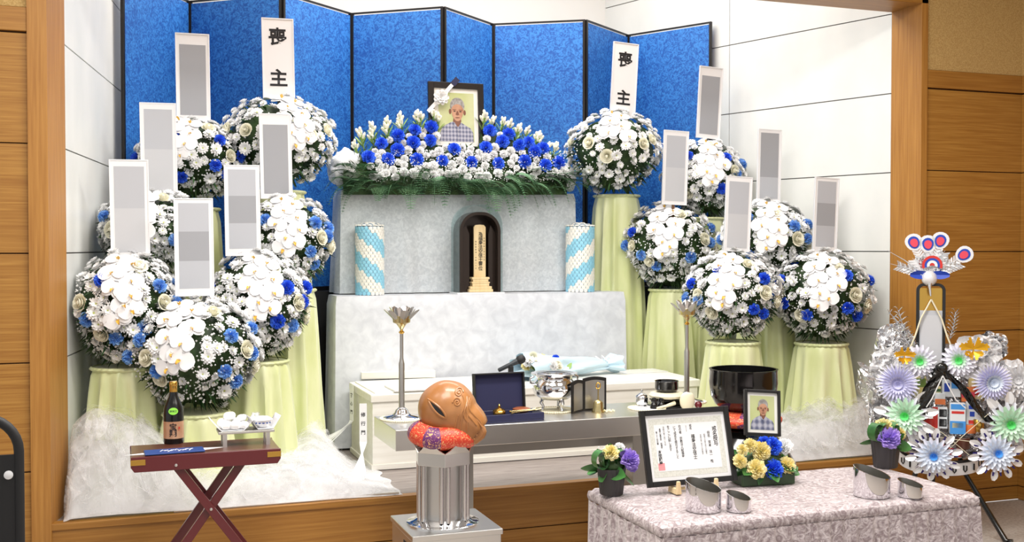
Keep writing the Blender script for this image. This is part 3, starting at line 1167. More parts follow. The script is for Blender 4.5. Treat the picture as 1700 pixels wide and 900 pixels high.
# label, cx, cy, rx, ry, Y, ped top px, style, placard px, roll, greys, word, pedestal label, placard label
FL = [
 ('white and light blue flower ball against the screen, topped by the highest plain grey placard', 318, 268, 84, 66, 6.95, 346, 'blue_deep', (295, 55, 347, 201), -0.6, G2, None,
  'satin pedestal hidden behind the flower tiers beside the white panel wall', 'tall plain grey placard overlapping the first black fold of the blue screen'),
 ('all-white flower ball beside the altar flower bank, behind a grey placard', 462, 240, 92, 74, 6.95, 318, 'white_a', (438, 30, 488, 166), -1.0, G1, '喪主',
  'tallest satin pedestal between the striped candy tower and the screen', 'white placard lettered 喪主 on the sake bottle side of the altar'),
 ('flower ball mostly hidden behind two grey placards by the white panel wall', 253, 388, 84, 68, 6.45, 468, 'blue_sky', (237, 170, 292, 326), -0.8, G1, None,
  'satin pedestal hidden behind the flower ball next to the wooden post', 'grey placard whose lower corner is covered by the placard beside the white wall'),
 ('orchid flower ball beside the grey velvet altar step, below the white ball', 476, 406, 72, 76, 6.5, 480, 'blue_sky', (434, 188, 484, 331), -1.0, G2, None,
  'satin pedestal standing at the corner of the white altar cloth', 'grey placard standing in front of the all-white flower ball'),
 ('flower ball with blue carnations close against the wooden alcove post', 207, 515, 86, 90, 5.97, 608, 'blue_sky', (187, 264, 246, 428), -0.8, G1, None,
  'satin pedestal rising from the large tulle heap next to the wooden post', 'pale grey placard standing against the white panel wall'),
 ('flower ball between the sake bottle flowers and the white altar cloth', 428, 510, 82, 86, 6.12, 598, 'blue_deep', (376, 273, 431, 426), -0.8, G3, None,
  'satin pedestal behind the offering stand and rice bowl', 'grey banded placard above the flower ball beside the altar cloth'),
 ('largest flower ball, directly behind the sake bottle', 325, 590, 103, 92, 5.84, 684, 'blue_sky', (293, 328, 353, 493), -0.6, G3, None,
  'low satin pedestal directly behind the sake bottle and red table', 'low grey placard rising over the sake bottle'),
 ('all-white flower ball with orchids on the tall pedestal beside the altar, towards the bell', 1020, 256, 76, 66, 7.07, 323, 'white_b', (1011, 70, 1055, 196), 3.2, G1, '喪主',
  'tall satin pedestal touching the altar step beside the striped candy tower, towards the bell', 'white placard lettered 喪主 leaning over the all-white ball towards the bell side'),
 ('highest flower ball with blue carnations at the end of the screen, towards the wreath', 1168, 298, 64, 62, 6.92, 362, 'blue_deep', (1154, 110, 1196, 231), 3.2, G2, None,
  'satin pedestal behind the bell side flowers at the screen end', 'leaning grey placard crossing the outer edge of the blue screen'),
 ('flower ball with light blue carnations between the altar corner and the wreath side flowers', 1112, 412, 74, 70, 6.92, 480, 'blue_sky', (1097, 216, 1141, 341), 2.0, G1, None,
  'satin pedestal behind the lotus candlestick and the black bell', 'pale grey placard against the blue screen between two white flower balls'),
 ('flower ball against the white panel wall behind two pale placards', 1272, 403, 72, 66, 6.3, 474, 'blue_sky', (1254, 214, 1297, 338), 1.2, G4, None,
  'satin pedestal hidden between the two front flower balls beside the bell', 'dark and pale grey placard against the joint of the white panel wall'),
 ('flower ball straight above the black bell', 1217, 492, 76, 72, 6.0, 567, 'blue_deep', (1199, 292, 1246, 419), 2.5, G1, None,
  'satin pedestal directly behind the black bell', 'pale grey placard directly above the black bell, overlapping two flower balls'),
 ('flower ball beside the wooden post and the foil wreath', 1364, 494, 79, 74, 5.93, 569, 'blue_deep', (1346, 294, 1391, 421), 2.3, G3, None,
  'satin pedestal standing alone in tulle beside the foil wreath', 'grey banded placard against the white panel wall beside the wooden post'),
]
for i, (lab, cx, cy, rx, ry, Y, ptop, style, pl, roll, greys, word, plab, nlab) in enumerate(FL):
    t, C, R, Rz = arrangement(lab, cx, cy, rx, ry, Y, 40 + i, style)
    zt = aty(cx, ptop, Y).z
    dx = 0.075 if cx == 1020 else 0
    pedestal(plab, C.x + dx, C.y + dx * 1.6, min(zt, C.z - Rz * 0.97), 0.145 if i in (8, 9) else 0.165, 80 + i)
    placard(nlab, *pl, Y - (0.2 if i == 9 else 0.0), roll, greys, word, zstem=0.14)

# ================================================================== flower bank on the altar
UC = Vector(((ul + ur) / 2, UF + 0.1, UZ))
bank = thing('altar_flower_bank', 'long bank of blue and white carnations with ferns and buds below the portrait', 'flowers', UC)
rnd = random.Random(5)


def bank_pos(px, py):
    t = (305 - py) / 100.0
    return aty(px, py, 7.03 + 0.22 * max(0, t)) - UC


def top_y(px):
    pts_ = [(560, 285), (585, 262), (605, 245), (640, 226), (690, 206), (725, 205), (728, 238), (798, 240), (802, 210), (850, 222), (890, 238), (930, 262), (955, 285)]
    for (a, ya), (b_, yb) in zip(pts_[:-1], pts_[1:]):
        if a <= px <= b_:
            return lerp(ya, yb, (px - a) / (b_ - a))
    return 290


# leafy core following the bank's slope
cb_ = MB()
cb_.grid(lambda u, v: tuple(bank_pos(lerp(572, 945, u), lerp(323, top_y(lerp(572, 945, u)) + 8, v)) + Vector((0, 0.045 + 0.02 * noise.noise(Vector((u * 30, v * 6, 1))), 0))), 60, 8)
cb_.grid(lambda u, v: tuple(bank_pos(lerp(572, 945, u), lerp(323, top_y(lerp(572, 945, u)) + 8, 1)) + Vector((0, 0.045 + 0.03 * v, -0.25 * v))), 60, 2)
for i in range(900):
    px = rnd.uniform(570, 948)
    py = rnd.uniform(top_y(px) + 2, 318)
    p = bank_pos(px, py)
    d = Vector((rnd.uniform(-1, 1), rnd.uniform(-1.0, -0.1), rnd.uniform(-.6, .8))).normalized()
    L, w = rnd.uniform(.03, .07), rnd.uniform(.006, .014)
    sd = d.cross(Vector((rnd.uniform(-1, 1), 1, rnd.uniform(-1, 1)))).normalized() * w / 2
    p = p + Vector((0, 0.03, 0))
    cb_.add([p, p + d * L * .5 + sd, p + d * L, p + d * L * .5 - sd], [(0, 1, 2, 3)], rnd.choice((0, 1)))
cb_.build('foliage', ['leaf_dark', 'leaf_mid'], bank, kind='stuff')
placed = []
for x, y in [(633, 239), (660, 226), (688, 217), (715, 212), (611, 262), (644, 265), (660, 250), (685, 238), (713, 234), (692, 266), (734, 268), (753, 249), (782, 270), (826, 272), (806, 246), (813, 218),
             (834, 236), (844, 224), (862, 242), (877, 237), (870, 269), (888, 253), (901, 248), (905, 275), (927, 271)]:
    p = bank_pos(x, y)
    inst('carnation', rnd.choice(CARN['petal_blue']), bank, p, facing((rnd.uniform(-.4, .3), -1, rnd.uniform(.1, .7))), rnd.uniform(1.0, 1.2))
    placed.append((p, 0.042))
for i in range(2500):
    px = rnd.uniform(615, 940)
    py = rnd.uniform(top_y(px) + 6, 296)
    p = bank_pos(px, py)
    sc = rnd.uniform(0.55, 0.85)
    r = 0.040 * sc
    if any((p - q).length < (r + qr) * 0.88 for q, qr in placed):
        continue
    placed.append((p, r))
    inst('carnation', rnd.choice(CARN['petal_white']), bank, p + Vector((0, 0.008, 0)), facing((rnd.uniform(-.5, .4), -1, rnd.uniform(.0, .7))), sc)
    if len(placed) > 150:
        break
for x, y in [(599, 229), (619, 217), (618, 229), (643, 207), (641, 221), (665, 202), (665, 212), (692, 198), (698, 202), (720, 195), (728, 202), (590, 246), (804, 200), (818, 205), (834, 207), (845, 213), (859, 220), (874, 223), (890, 231), (893, 237), (909, 249), (921, 249)]:
    p = aty(x, y, 7.24) - UC
    inst('bud_spray', rnd.choice(BUDS), bank, p, facing((0.35 * (x - 760) / 180, -0.25, 1)), rnd.uniform(0.95, 1.25))
# baby's breath
gb = MB()
O6 = [(1, 0, 0), (-1, 0, 0), (0, 1, 0), (0, -1, 0), (0, 0, 1), (0, 0, -1)]
F8 = [(0, 2, 4), (2, 1, 4), (1, 3, 4), (3, 0, 4), (2, 0, 5), (1, 2, 5), (3, 1, 5), (0, 3, 5)]
for i in range(1000):
    px = rnd.uniform(620, 940)
    py = rnd.uniform(250, 302)
    p = bank_pos(px, py) + Vector((0, -0.03, 0))
    s = rnd.uniform(.0028, .0055)
    gb.add([p + Vector(o) * s for o in O6], F8, 0, True)
gb.build('baby_breath', 'petal_white', bank, kind='stuff')
# fern skirt
for i in range(72):
    u = i / 71
    px = lerp(575, 948, u) + rnd.uniform(-5, 5)
    py = rnd.uniform(284, 312)
    p = bank_pos(px, py) + Vector((0, -0.01, 0))
    out = Vector(((u - 0.5) * 2.4 + rnd.uniform(-.45, .45), -0.9, rnd.uniform(-.45, .25))).normalized()
    X = out
    Yv = Vector((0, 0, 1)).cross(X).normalized()
    q = Matrix((X, Yv, X.cross(Yv))).transposed().to_quaternion()
    inst('fern_frond', rnd.choice(FERN), bank, p, q, rnd.uniform(0.62, 0.95))
for px, py, dx, dz in [(585, 290, -1, .18), (580, 296, -1, -.1), (592, 285, -.9, .35), (600, 296, -.9, -.35), (936, 290, 1, .1), (940, 298, 1, -.25), (930, 296, .9, -.5)]:
    p = bank_pos(px, py) + Vector((0, -0.03, 0))
    X = Vector((dx, -0.35, dz)).normalized()
    Yv = Vector((0, 0, 1)).cross(X).normalized()
    q = Matrix((X, Yv, X.cross(Yv))).transposed().to_quaternion()
    inst('fern_frond', FERN[0], bank, p, q, 0.8)


# ================================================================== tulle
def tulle_ball(name, label, C, r, seed, m='tulle_dense'):
    b = MB()
    for L in range(2):
        k0 = 1 - 0.12 * L

        def fn(u, v, k0=k0, L=L):
            a, th = 2 * pi * u, pi * v
            d = Vector((cos(a) * sin(th), sin(a) * sin(th), -cos(th)))
            k = k0 * (0.9 + 0.25 * noise.noise(d * 2.5 + Vector((seed, L, 0))) + 0.10 * noise.noise(d * 7 + Vector((L, seed, 0))))
            return (d.x * r[0] * k, d.y * r[1] * k, d.z * r[2] * k)
        b.grid(fn, 40, 24, 0, None, True, True)
    o = b.build(name, m, None, C)
    return tag(o, label, 'tulle')


C = aty(575, 282, 7.22)
s = mpp(C)
tulle_ball('tulle_puff', 'white tulle puff at the flower bank end, on the sake bottle side', C, (34 * s, 0.11, 34 * s), 2)
C = aty(934, 296, 7.22)
tulle_ball('tulle_puff', 'white tulle puff at the flower bank end, next to the tall bell side pedestal', C, (24 * s, 0.11, 30 * s), 6)


def sstep(t):
    t = max(0.0, min(1.0, t))
    return t * t * (3 - 2 * t)


def tulle_field(name, label, x0, x1, y0, y1, hfn, seed, ribbons, fade_r=0.25, fade_l=0.04, nu=110, nv=60):
    """soft heaped tulle: smooth misty sheets with loose looping folds over them"""
    rr = random.Random(int(seed * 10))
    b = MB()

    def hgt(x, y, L=0):
        n1 = noise.noise(Vector((x * 4.5, y * 4.5, seed + L * 3.1)))
        n2 = noise.noise(Vector((x * 11, y * 11, seed + 9 + L)))
        h = hfn(x, y) * (1 + 0.26 * n1 + 0.07 * n2)
        e = sstep((x - x0) / fade_l) * sstep((x1 - x) / fade_r) * sstep((y - y0 + 0.02) / 0.10) * sstep((y1 - y) / 0.15)
        return max(0.003, h * e)
    for L in range(3):
        k = (1.0, 0.86, 0.66)[L]

        def fn(u, v, L=L, k=k):
            x, y = lerp(x0, x1, u), lerp(y0, y1, v)
            z = hgt(x, y, L) * k
            if u > 0.97:
                x += 0.08 * noise.noise(Vector((y * 7, 2, seed)))
            j = 0.02 * min(1, z * 10)
            x = wall_clamp(x + j * noise.noise(Vector((x * 9, y * 9, seed + 21 + L))), y)
            return (x - x0, y - y0 + j * noise.noise(Vector((x * 9, y * 9, seed + 33 + L))), z)
        b.grid(fn, nu, nv, L)
    o = b.build(name, ['tulle_top', 'tulle', 'tulle_low'], None, (x0, y0, STAGE))

    def pick():
        while True:
            x, y = rr.uniform(x0, x1), rr.uniform(y0, y1)
            h = hgt(x, y)
            if rr.random() < h / 0.3 + 0.05:
                return x, y, h
    r = MB()
    for n in range(ribbons + ribbons * 9):
        thin = n >= ribbons
        x, y, h = pick()
        a = rr.uniform(0, 2 * pi)
        L_ = rr.uniform(0.10, 0.30)
        w = rr.uniform(0.02, 0.06) if not thin else rr.uniform(0.0006, 0.0013)
        rise = rr.uniform(-0.01, 0.05) * min(1, h / 0.12)
        ph, cv = rr.uniform(0, 6), rr.uniform(-3.0, 3.0)
        sink = rr.uniform(0.6, 1.03) if thin else rr.uniform(0.8, 1.0)

        def rf(u, v):
            t = u - 0.5
            aa = a + cv * t
            px_, py_ = x + L_ * t * cos(aa), y + L_ * t * sin(aa)
            px_ = wall_clamp(max(x0 + 0.01, min(x1, px_)), y + L_ * t * sin(aa))
            py_ = max(y0 - 0.02, py_)
            hh = hgt(px_, max(py_, y0 + 0.03)) * sink + rise * cos(pi * t) + 0.006 * sin(ph + 9 * u) * min(1, h / .1)
            nx, ny = -sin(aa), cos(aa)
            q = w * (v - 0.5) * (1 if thin else 0.4 + 0.6 * sin(pi * (0.1 + 0.8 * u)))
            return (px_ + nx * q - x0, py_ + ny * q - y0, max(0.004, hh + q * (sin(ph + 4 * u) if not thin else 1)))
        r.grid(rf, 10, 1 if thin else 3, 1 if thin else 0)
    r.build('loose_folds', ['tulle_fold', 'tulle_strand'], o, kind='stuff')
    o['kind'] = 'stuff'
    return tag(o, label, 'tulle')


def g2(x, y, cx, cy, sx, sy):
    return math.exp(-((x - cx) / sx) ** 2 - ((y - cy) / sy) ** 2)


tulle_field('tulle_heap', 'heap of white tulle on the stage at the foot of the wooden post and sake side pedestals', -0.25, 1.42, 5.51, 6.5,
            lambda x, y: 0.085 + 0.40 * g2(x, y, -0.04, 5.74, 0.28, 0.24) + 0.10 * g2(x, y, 0.45, 5.9, 0.4, 0.3) + 0.16 * g2(x, y, 1.1, 6.25, 0.22, 0.25) + 0.05 * g2(x, y, 0.9, 5.8, 0.4, 0.3), 1.7, 260, 0.4)
tulle_field('tulle_heap', 'heap of white tulle on the stage around the pedestals beside the foil wreath', 3.4, 4.69, 5.52, 6.4,
            lambda x, y: 0.11 + 0.20 * g2(x, y, 4.4, 5.75, 0.3, 0.26) + 0.12 * g2(x, y, 4.0, 5.75, 0.25, 0.2) + 0.10 * g2(x, y, 3.75, 6.1, 0.3, 0.3), 5.3, 200, 0.05, 0.15)
# chrome strip lying along the stage edge
a = atz(286, 838, STAGE)
b_ = atz(640, 803, STAGE)
tag(MB().box(0, (b_ - a).length, -0.012, 0.0, 0, 0.014).build('metal_edge_strip', 'steel', None, (a.x, FY + 0.035, STAGE), (0, 0, 0)), 'thin steel strip along the stage edge under the tulle', 'strip')

# ================================================================== portraits
def ell(cx, cz, rx, rz, n=22, a0=0, a1=2 * pi):
    return [(cx + rx * cos(a0 + (a1 - a0) * i / n), cz + rz * sin(a0 + (a1 - a0) * i / n)) for i in range(n if a1 - a0 > 6.2 else n + 1)]


def print_man(parent, x0, x1, z0, z1, y):
    """the printed picture: an elderly man with grey hair in a plaid shirt, flat"""
    w, h = x1 - x0, z1 - z0
    k = [0]

    b = MB()
    mats = ['print_bg', 'plaid', 'skin', 'print_hair', 'skin_dark', 'ink', 'paper']

    def shape(poly, mi):
        k[0] += 1
        yy = y - 0.00022 * k[0]
        pts_ = [(x0 + u * w, yy, z0 + v * h) for u, v in poly]
        # fan with centre for safety on convex shapes
        b.poly(pts_, mi)
    shape([(0, 0), (1, 0), (1, 1), (0, 1)], 0)
    shape([(0.02, 0), (0.98, 0), (0.97, 0.19), (0.90, 0.28), (0.76, 0.34), (0.62, 0.40), (0.38, 0.41), (0.22, 0.35), (0.09, 0.27), (0.03, 0.16)], 1)
    shape([(0.40, 0.42), (0.50, 0.31), (0.56, 0.31), (0.64, 0.42), (0.62, 0.50), (0.42, 0.50)], 4)
    shape(ell(0.325, 0.615, 0.035, 0.055), 4)
    shape(ell(0.735, 0.60, 0.035, 0.055), 4)
    shape(ell(0.53, 0.735, 0.205, 0.17), 3)
    shape([(0.53 + 0.18 * sin(t) * (1 if cos(t) > 0 else 0.92 - 0.10 * abs(cos(t))), 0.62 + (0.15 if cos(t) > 0 else 0.20) * cos(t)) for t in [2 * pi * i / 28 for i in range(28)]], 2)
    shape(ell(0.445, 0.655, 0.06, 0.009, 10), 4)
    shape(ell(0.62, 0.65, 0.06, 0.009, 10), 4)
    shape(ell(0.45, 0.625, 0.035, 0.010, 10), 5)
    shape(ell(0.615, 0.62, 0.035, 0.010, 10), 5)
    shape([(0.515, 0.63), (0.545, 0.63), (0.58, 0.555), (0.53, 0.54), (0.48, 0.555)], 4)
    shape(ell(0.53, 0.495, 0.07, 0.010, 12), 4)
    shape([(0.44, 0.40), (0.53, 0.29), (0.525, 0.0), (0.535, 0.0), (0.542, 0.29), (0.63, 0.40), (0.66, 0.37), (0.55, 0.26), (0.54, 0.0), (0.52, 0.0), (0.515, 0.26), (0.40, 0.37)], 1)
    for zz in (0.20, 0.11, 0.03):
        shape(ell(0.555, zz, 0.008, 0.008, 8), 5)
    return b.build('printed_picture', mats, parent)


def framed(label, name, loc, rot, w, h, fw, mw, cat):
    t = thing(name, label, cat, loc)
    t.rotation_euler = rot
    f = MB()
    f.box(-w / 2, -w / 2 + fw, -0.022, 0, 0, h).box(w / 2 - fw, w / 2, -0.022, 0, 0, h)
    f.box(-w / 2 + fw, w / 2 - fw, -0.022, 0, h - fw, h).box(-w / 2 + fw, w / 2 - fw, -0.022, 0, 0, fw)
    f.build('frame', 'black_wood', t, bevel=0.002)
    MB().box(-w / 2 + fw * .7, w / 2 - fw * .7, -0.012, -0.004, fw * .7, h - fw * .7).build('mat_board', 'mat_board', t)
    print_man(t, -w / 2 + fw + mw, w / 2 - fw - mw, fw + mw, h - fw - mw, -0.0125)
    return t


C = aty(758, 253, 7.26)
s = mpp(C)
pw, ph = 93 * s / cos(YAW) * 0.97, 116 * s
por = framed('large black-framed memorial portrait with white rosette above the flower bank', 'memorial_portrait', C, (radians(-4), 0, 0), pw, ph, pw * 0.105, pw * 0.075, 'portrait')
# mourning ribbon across the corner
a, b_ = Vector((-pw / 2 - 0.006, -0.027, ph * 0.56)), Vector((-pw * 0.02, -0.027, ph + 0.004))
d = b_ - a
T = Matrix.Translation(a) @ Matrix.Rotation(-atan2(d.z, d.x), 4, 'Y')
rb = MB().box(0, d.length, -0.001, 0.001, -0.013, 0.013, 0, T).build('ribbon', 'paper', por)
rb2 = MB()
rb2.box(d.length - 0.03, d.length + 0.03, -0.003, -0.0012, -0.02, 0.02, 0, T)
rb2.build('ribbon_knot', 'navy', por)
ro = MB()
for ring, (n, L, tl) in enumerate(((9, 0.054, 0.12), (8, 0.042, 0.45), (6, 0.03, 0.8), (4, 0.018, 1.1))):
    for i in range(n):
        petal(ro, L, L * 0.75, 0.002 * ring, tl, 2 * pi * i / n + ring * .4, 0.2, 0, 0.003, 3)
rob = ro.build('rosette', 'petal_white', por)
rob.location = a.lerp(b_, 0.47) + Vector((0, -0.004, 0))
rob.rotation_euler = (pi / 2, 0, 0)

# ================================================================== memorial tablet case
C = aty(791, 485, 7.0)
s = mpp(C)
tb = thing('tablet_case', 'arched clear acrylic case over dark panels housing a wooden memorial tablet', 'case', (C.x, 6.99, ALZ + 0.002))


def arch(w, h, n=14, r=None):
    r = r or w / 2
    pts_ = [(-w / 2, 0), (w / 2, 0), (w / 2, h - r)]
    pts_ += [(w / 2 - r + r * cos(pi / 2 * i / n), h - r + r * sin(pi / 2 * i / n)) for i in range(1, n + 1)]
    pts_ += [(-w / 2 + r - r * sin(pi / 2 * i / n), h - r + r * cos(pi / 2 * i / n)) for i in range(0, n + 1)]
    return pts_


def arch_shell(b, w, h, th, y0, y1, mi=0, r=None):
    o, i = arch(w, h, 14, r)[1:], arch(w - 2 * th, h - th, 14, None if r is None else r - th)[1:]
    o.append((-w / 2, 0))
    i.append((-w / 2 + th, 0))
    n = len(o)
    v = [(x, y, z) for y in (y0, y1) for x, z in o] + [(x, y, z) for y in (y0, y1) for x, z in i]
    f = []
    for k in range(n - 1):
        f += [(k, k + n, k + n + 1, k + 1), (k + 2 * n, k + 2 * n + 1, k + 3 * n + 1, k + 3 * n), (k, k + 1, k + 2 * n + 1, k + 2 * n), (k + n, k + 3 * n, k + 3 * n + 1, k + n + 1)]
    b.add(v, f, mi, True)


cw, chh = 76 * s, 146 * s
MB().box(-cw / 2 - 0.012, cw / 2 + 0.012, -0.095, 0.095, -0.002, 0.008).build('base', 'white_glaze', tb)
b = MB()
arch_shell(b, cw, chh, 0.004, -0.085, 0.085, 0, cw * 0.46)
b.build('cover', 'acrylic', tb)
b = MB()
arch_shell(b, cw - 0.022, chh - 0.05, 0.02, -0.075, 0.07, 0, cw * 0.42)
b.prism(arch(cw - 0.03, chh - 0.052, 14, cw * 0.41), 0.068, 0.074)
b.build('backing_panel', 'smoke', tb)
f = MB()
f.prism([(-0.135, 0.008), (-0.06, 0.008), (-0.06, 0.40), (-0.085, 0.46), (-0.125, 0.42), (-0.135, 0.38)], -0.02, -0.016)
f.prism([(0.075, 0.008), (0.135, 0.008), (0.135, 0.38), (0.118, 0.42), (0.09, 0.46), (0.075, 0.40)], -0.02, -0.016)
f.build('inner_panel', 'smoke', tb)
ih = thing('memorial_tablet', 'pale wooden memorial tablet with black characters inside the arched case', 'tablet', (C.x + 0.012, 6.97, ALZ + 0.011))
b = MB()
for w, d, z0, z1 in ((0.17, 0.075, 0, 0.018), (0.155, 0.07, 0.018, 0.038), (0.12, 0.06, 0.038, 0.058), (0.13, 0.062, 0.058, 0.068), (0.11, 0.055, 0.068, 0.085), (0.125, 0.06, 0.085, 0.10)):
    b.box(-w / 2, w / 2, -d / 2, d / 2, z0, z1)
b.build('pedestal', 'pine', ih, bevel=0.003)
th_ = 0.455
b = MB()
b.prism([(-0.042, 0.10), (0.042, 0.10), (0.042, th_ - 0.018), (0.03, th_ - 0.003), (0, th_), (-0.03, th_ - 0.003), (-0.042, th_ - 0.018)], -0.008, 0.008)
b.build('plaque', 'pine', ih, bevel=0.002)
letter(ih, vtext('為福寿法空信士霊位', 0.032, 'ink', 0.014, 0.9), (0.004, -0.0092, 0.275))
letter(ih, vtext('令和六年二月十九日', 0.012, 'ink', 0.01, 1.5), (0.030, -0.0092, 0.29))
letter(ih, vtext('俗名宮本法一行年八十三', 0.012, 'ink', 0.01, 1.5), (-0.029, -0.0092, 0.25))

# ================================================================== striped candy towers
def tower(label, px, pb, pt_, Y, hand):
    C = aty(px, pb, Y)
    s = mpp(C)
    h, r = (pb - pt_) * s, 24.5 * s
    t = thing('candy_tower', label, 'offering', (C.x, Y, ALZ + 0.002), 0, 'striped candy offering towers')
    MB().lathe([(r * 0.93, 0), (r * 0.93, h * 0.94), (r * 0.6, h * 0.985), (0.001, h * 0.99)], 24).build('core', 'grey_core', t)
    na, nz = 20, 22
    parts = {0: MB(), 1: MB()}
    for j in range(nz):
        for i in range(na):
            a = 2 * pi * (i + 0.5 * (j % 2)) / na
            z = h * 0.935 * (j + 0.5) / nz
            ph = (hand * a / (2 * pi) * 2 + z / h * 2.3) % 1.0
            k = 0 if ph < 0.5 else 1
            T = Matrix.Translation((r * 0.93 * cos(a), r * 0.93 * sin(a), z)) @ Matrix.Rotation(a, 4, 'Z') @ Matrix.Rotation(pi / 2, 4, 'Y')
            q = pi * r * 0.93 / na * 1.02
            parts[k].lathe([(q, 0.0), (q * 0.9, 0.004), (q * 0.35, 0.0055)], 6, 0, T, False, False)
    for ring, rr, n in ((0, 0.85, 14), (1, 0.55, 9), (2, 0.22, 4)):
        for i in range(n):
            a = 2 * pi * i / n
            T = Matrix.Translation((r * rr * cos(a), r * rr * sin(a), h * (0.95 + 0.018 * ring)))
            parts[1].lathe([(0.017, 0), (0.015, 0.006), (0.006, 0.009)], 7, 0, T, False, False)
    parts[0].build('blue_candy', 'sky_candy', t, kind='stuff')
    parts[1].build('white_candy', 'cream_candy', t, kind='stuff')


tower('blue and white striped candy tower on the altar step, on the sake bottle side', 614, 490, 370, 7.0, 1)
tower('blue and white striped candy tower on the altar step, on the black bell side', 963, 486, 372, 7.0, -1)

# ================================================================== stainless altar table
TZ, TF, TB = 0.78, 5.0, 5.46
tx0, tx1 = atz(657, 715, TZ).x, 2.93
tbl = thing('steel_table', 'long brushed stainless steel ritual table standing before the coffin', 'table', (tx0, TF, 0))
L = tx1 - tx0
MB().box(0, L, 0, TB - TF, TZ - 0.10, TZ).build('top', 'steel', tbl, bevel=0.003)
for x in (0.30, L - 0.40):
    MB().box(x, x + 0.12, 0.10, TB - TF - 0.02, 0, TZ - 0.10).build('leg', 'steel_dull', tbl, bevel=0.003)
MB().box(0.42, L - 0.40, 0.30, 0.32, TZ - 0.20, TZ - 0.10).build('rail', 'steel_dull', tbl)


def on_table(px, py):
    p = atz(px, py, TZ)
    return p.x, min(p.y, TB - 0.06)


def bead_ring(b, r, z, n, br, mi=0, cx=0, cy=0):
    for i in range(n):
        a = 2 * pi * i / n
        b.ball((cx + r * cos(a), cy + r * sin(a), z), br, 6, 4, mi)


def candlestick(label, px, py, ptop):
    x, y = on_table(px, py)
    y = min(y, TB - 0.09)
    s = mpp((x, y, TZ))
    H = (py - ptop) * s
    mt = thing('doily', 'round beaded doily under the lotus candlestick ' + ('next to the wooden fish drum' if px < 900 else 'next to the black bell'), 'doily', (x, y, TZ + 0.001))
    MB().lathe([(0.108, 0), (0.108, 0.003)], 30).build('cloth', 'paper', mt)
    b = MB()
    bead_ring(b, 0.108, 0.004, 60, 0.005)
    b.build('bead_edge', 'rope_cream', mt)
    t = thing('lotus_candlestick', label, 'candlestick', (x, y, TZ + 0.005), 0, 'lotus candlesticks on the steel table')
    MB().lathe([(0.092, 0), (0.094, 0.006), (0.086, 0.012), (0.05, 0.018), (0.036, 0.03), (0.032, 0.042), (0.02, 0.052), (0.014, 0.056)], 28).build('base', 'chrome', t)
    MB().lathe([(0.015, 0.05), (0.015, H * 0.5), (0.012, H * 0.52), (0.009, H * 0.55), (0.009, H * 0.78)], 14).build('stem', 'steel_dull', t)
    MB().lathe([(0.006, H * .765), (0.016, H * .785), (0.006, H * .805)], 12).build('knob', 'gold', t)
    MB().lathe([(0.006, H * .80), (0.010, H * .82), (0.026, H * .86), (0.044, H * .875), (0.047, H * .935), (0.040, H * .935), (0.034, H * .89), (0.001, H * .885)], 14).build('cup', 'brass', t)
    for ring, (n, L_, tl, r0, w) in enumerate(((6, 0.075, 1.15, 0.034, 0.05), (6, 0.078, 0.78, 0.036, 0.045))):
        for i in range(n):
            b = MB()
            petal(b, L_, w, 0, tl, 0, 0.35, 0, r0, 5)
            o = b.build('lotus_petal', 'steel_dull' if ring else 'chrome', t)
            o.location = (0, 0, H * 0.885)
            o.rotation_euler = (0, 0, 2 * pi * (i + 0.5 * ring) / n)
    MB().lathe([(0.012, H * .89), (0.012, H * .93), (0.003, H * .95)], 10).build('candle_socket', 'gold', t)


candlestick('chrome lotus candlestick beside the wooden fish drum', 667, 696, 514)
candlestick('chrome lotus candlestick beside the black bell', 1140, 668, 503)

# navy ritual box
p0 = on_table(828, 694)
bx = thing('ritual_box', 'open navy velvet lined box with hinged lid holding ritual tools', 'box', (p0[0], p0[1], TZ), radians(2))
s = mpp((p0[0], p0[1], TZ))
bw_, bd = 90 * s, 0.15
b = MB()
b.box(-bw_ / 2, bw_ / 2 + 0.05, -bd, 0, 0, 0.008)
b.box(-bw_ / 2, bw_ / 2 + 0.05, -bd, -bd + 0.008, 0.008, 0.04).box(-bw_ / 2, bw_ / 2 + 0.05, -0.008, 0, 0.008, 0.04)
b.box(-bw_ / 2, -bw_ / 2 + 0.008, -bd + .008, -0.008, 0.008, 0.04).box(bw_ / 2 + 0.042, bw_ / 2 + 0.05, -bd + .008, -0.008, 0.008, 0.04)
b.build('tray', 'navy', bx, bevel=0.003)
b = MB()
T = Matrix.Translation((0, 0.0, 0.04)) @ Matrix.Rotation(radians(-6), 4, 'X')
b.box(-bw_ / 2, bw_ / 2, -0.004, 0.004, 0, 0.19, 0, T)
b.box(-bw_ / 2, -bw_ / 2 + 0.008, -0.03, -0.004, 0, 0.19, 1, T).box(bw_ / 2 - 0.008, bw_ / 2, -0.03, -0.004, 0, 0.19, 1, T)
b.box(-bw_ / 2 + .008, bw_ / 2 - .008, -0.03, -0.004, 0.182, 0.19, 1, T)
b.build('lid', ['navy', 'black_matte'], bx, bevel=0.002)
gp = thing('gold_pot', 'small gold lidded incense pot in the navy box', 'pot', (p0[0] - 0.015, p0[1] - 0.05, TZ + 0.009))
MB().lathe([(0.02, 0), (0.03, 0.012), (0.033, 0.03), (0.03, 0.034)], 16).build('bowl', 'gold', gp)
MB().lathe([(0.034, 0.034), (0.028, 0.042), (0.012, 0.05), (0.005, 0.054), (0.008, 0.062), (0.001, 0.07)], 16).build('lid', 'gold', gp)
wb = MB().lathe([(0.03, 0), (0.045, 0.01), (0.046, 0.02), (0.03, 0.026), (0.001, 0.024)], 18).build('wooden_dish', 'terracotta', None, (p0[0] + 0.105, p0[1] - 0.05, TZ + 0.03))
tag(wb, 'round brown wooden dish propped in the navy box', 'dish')
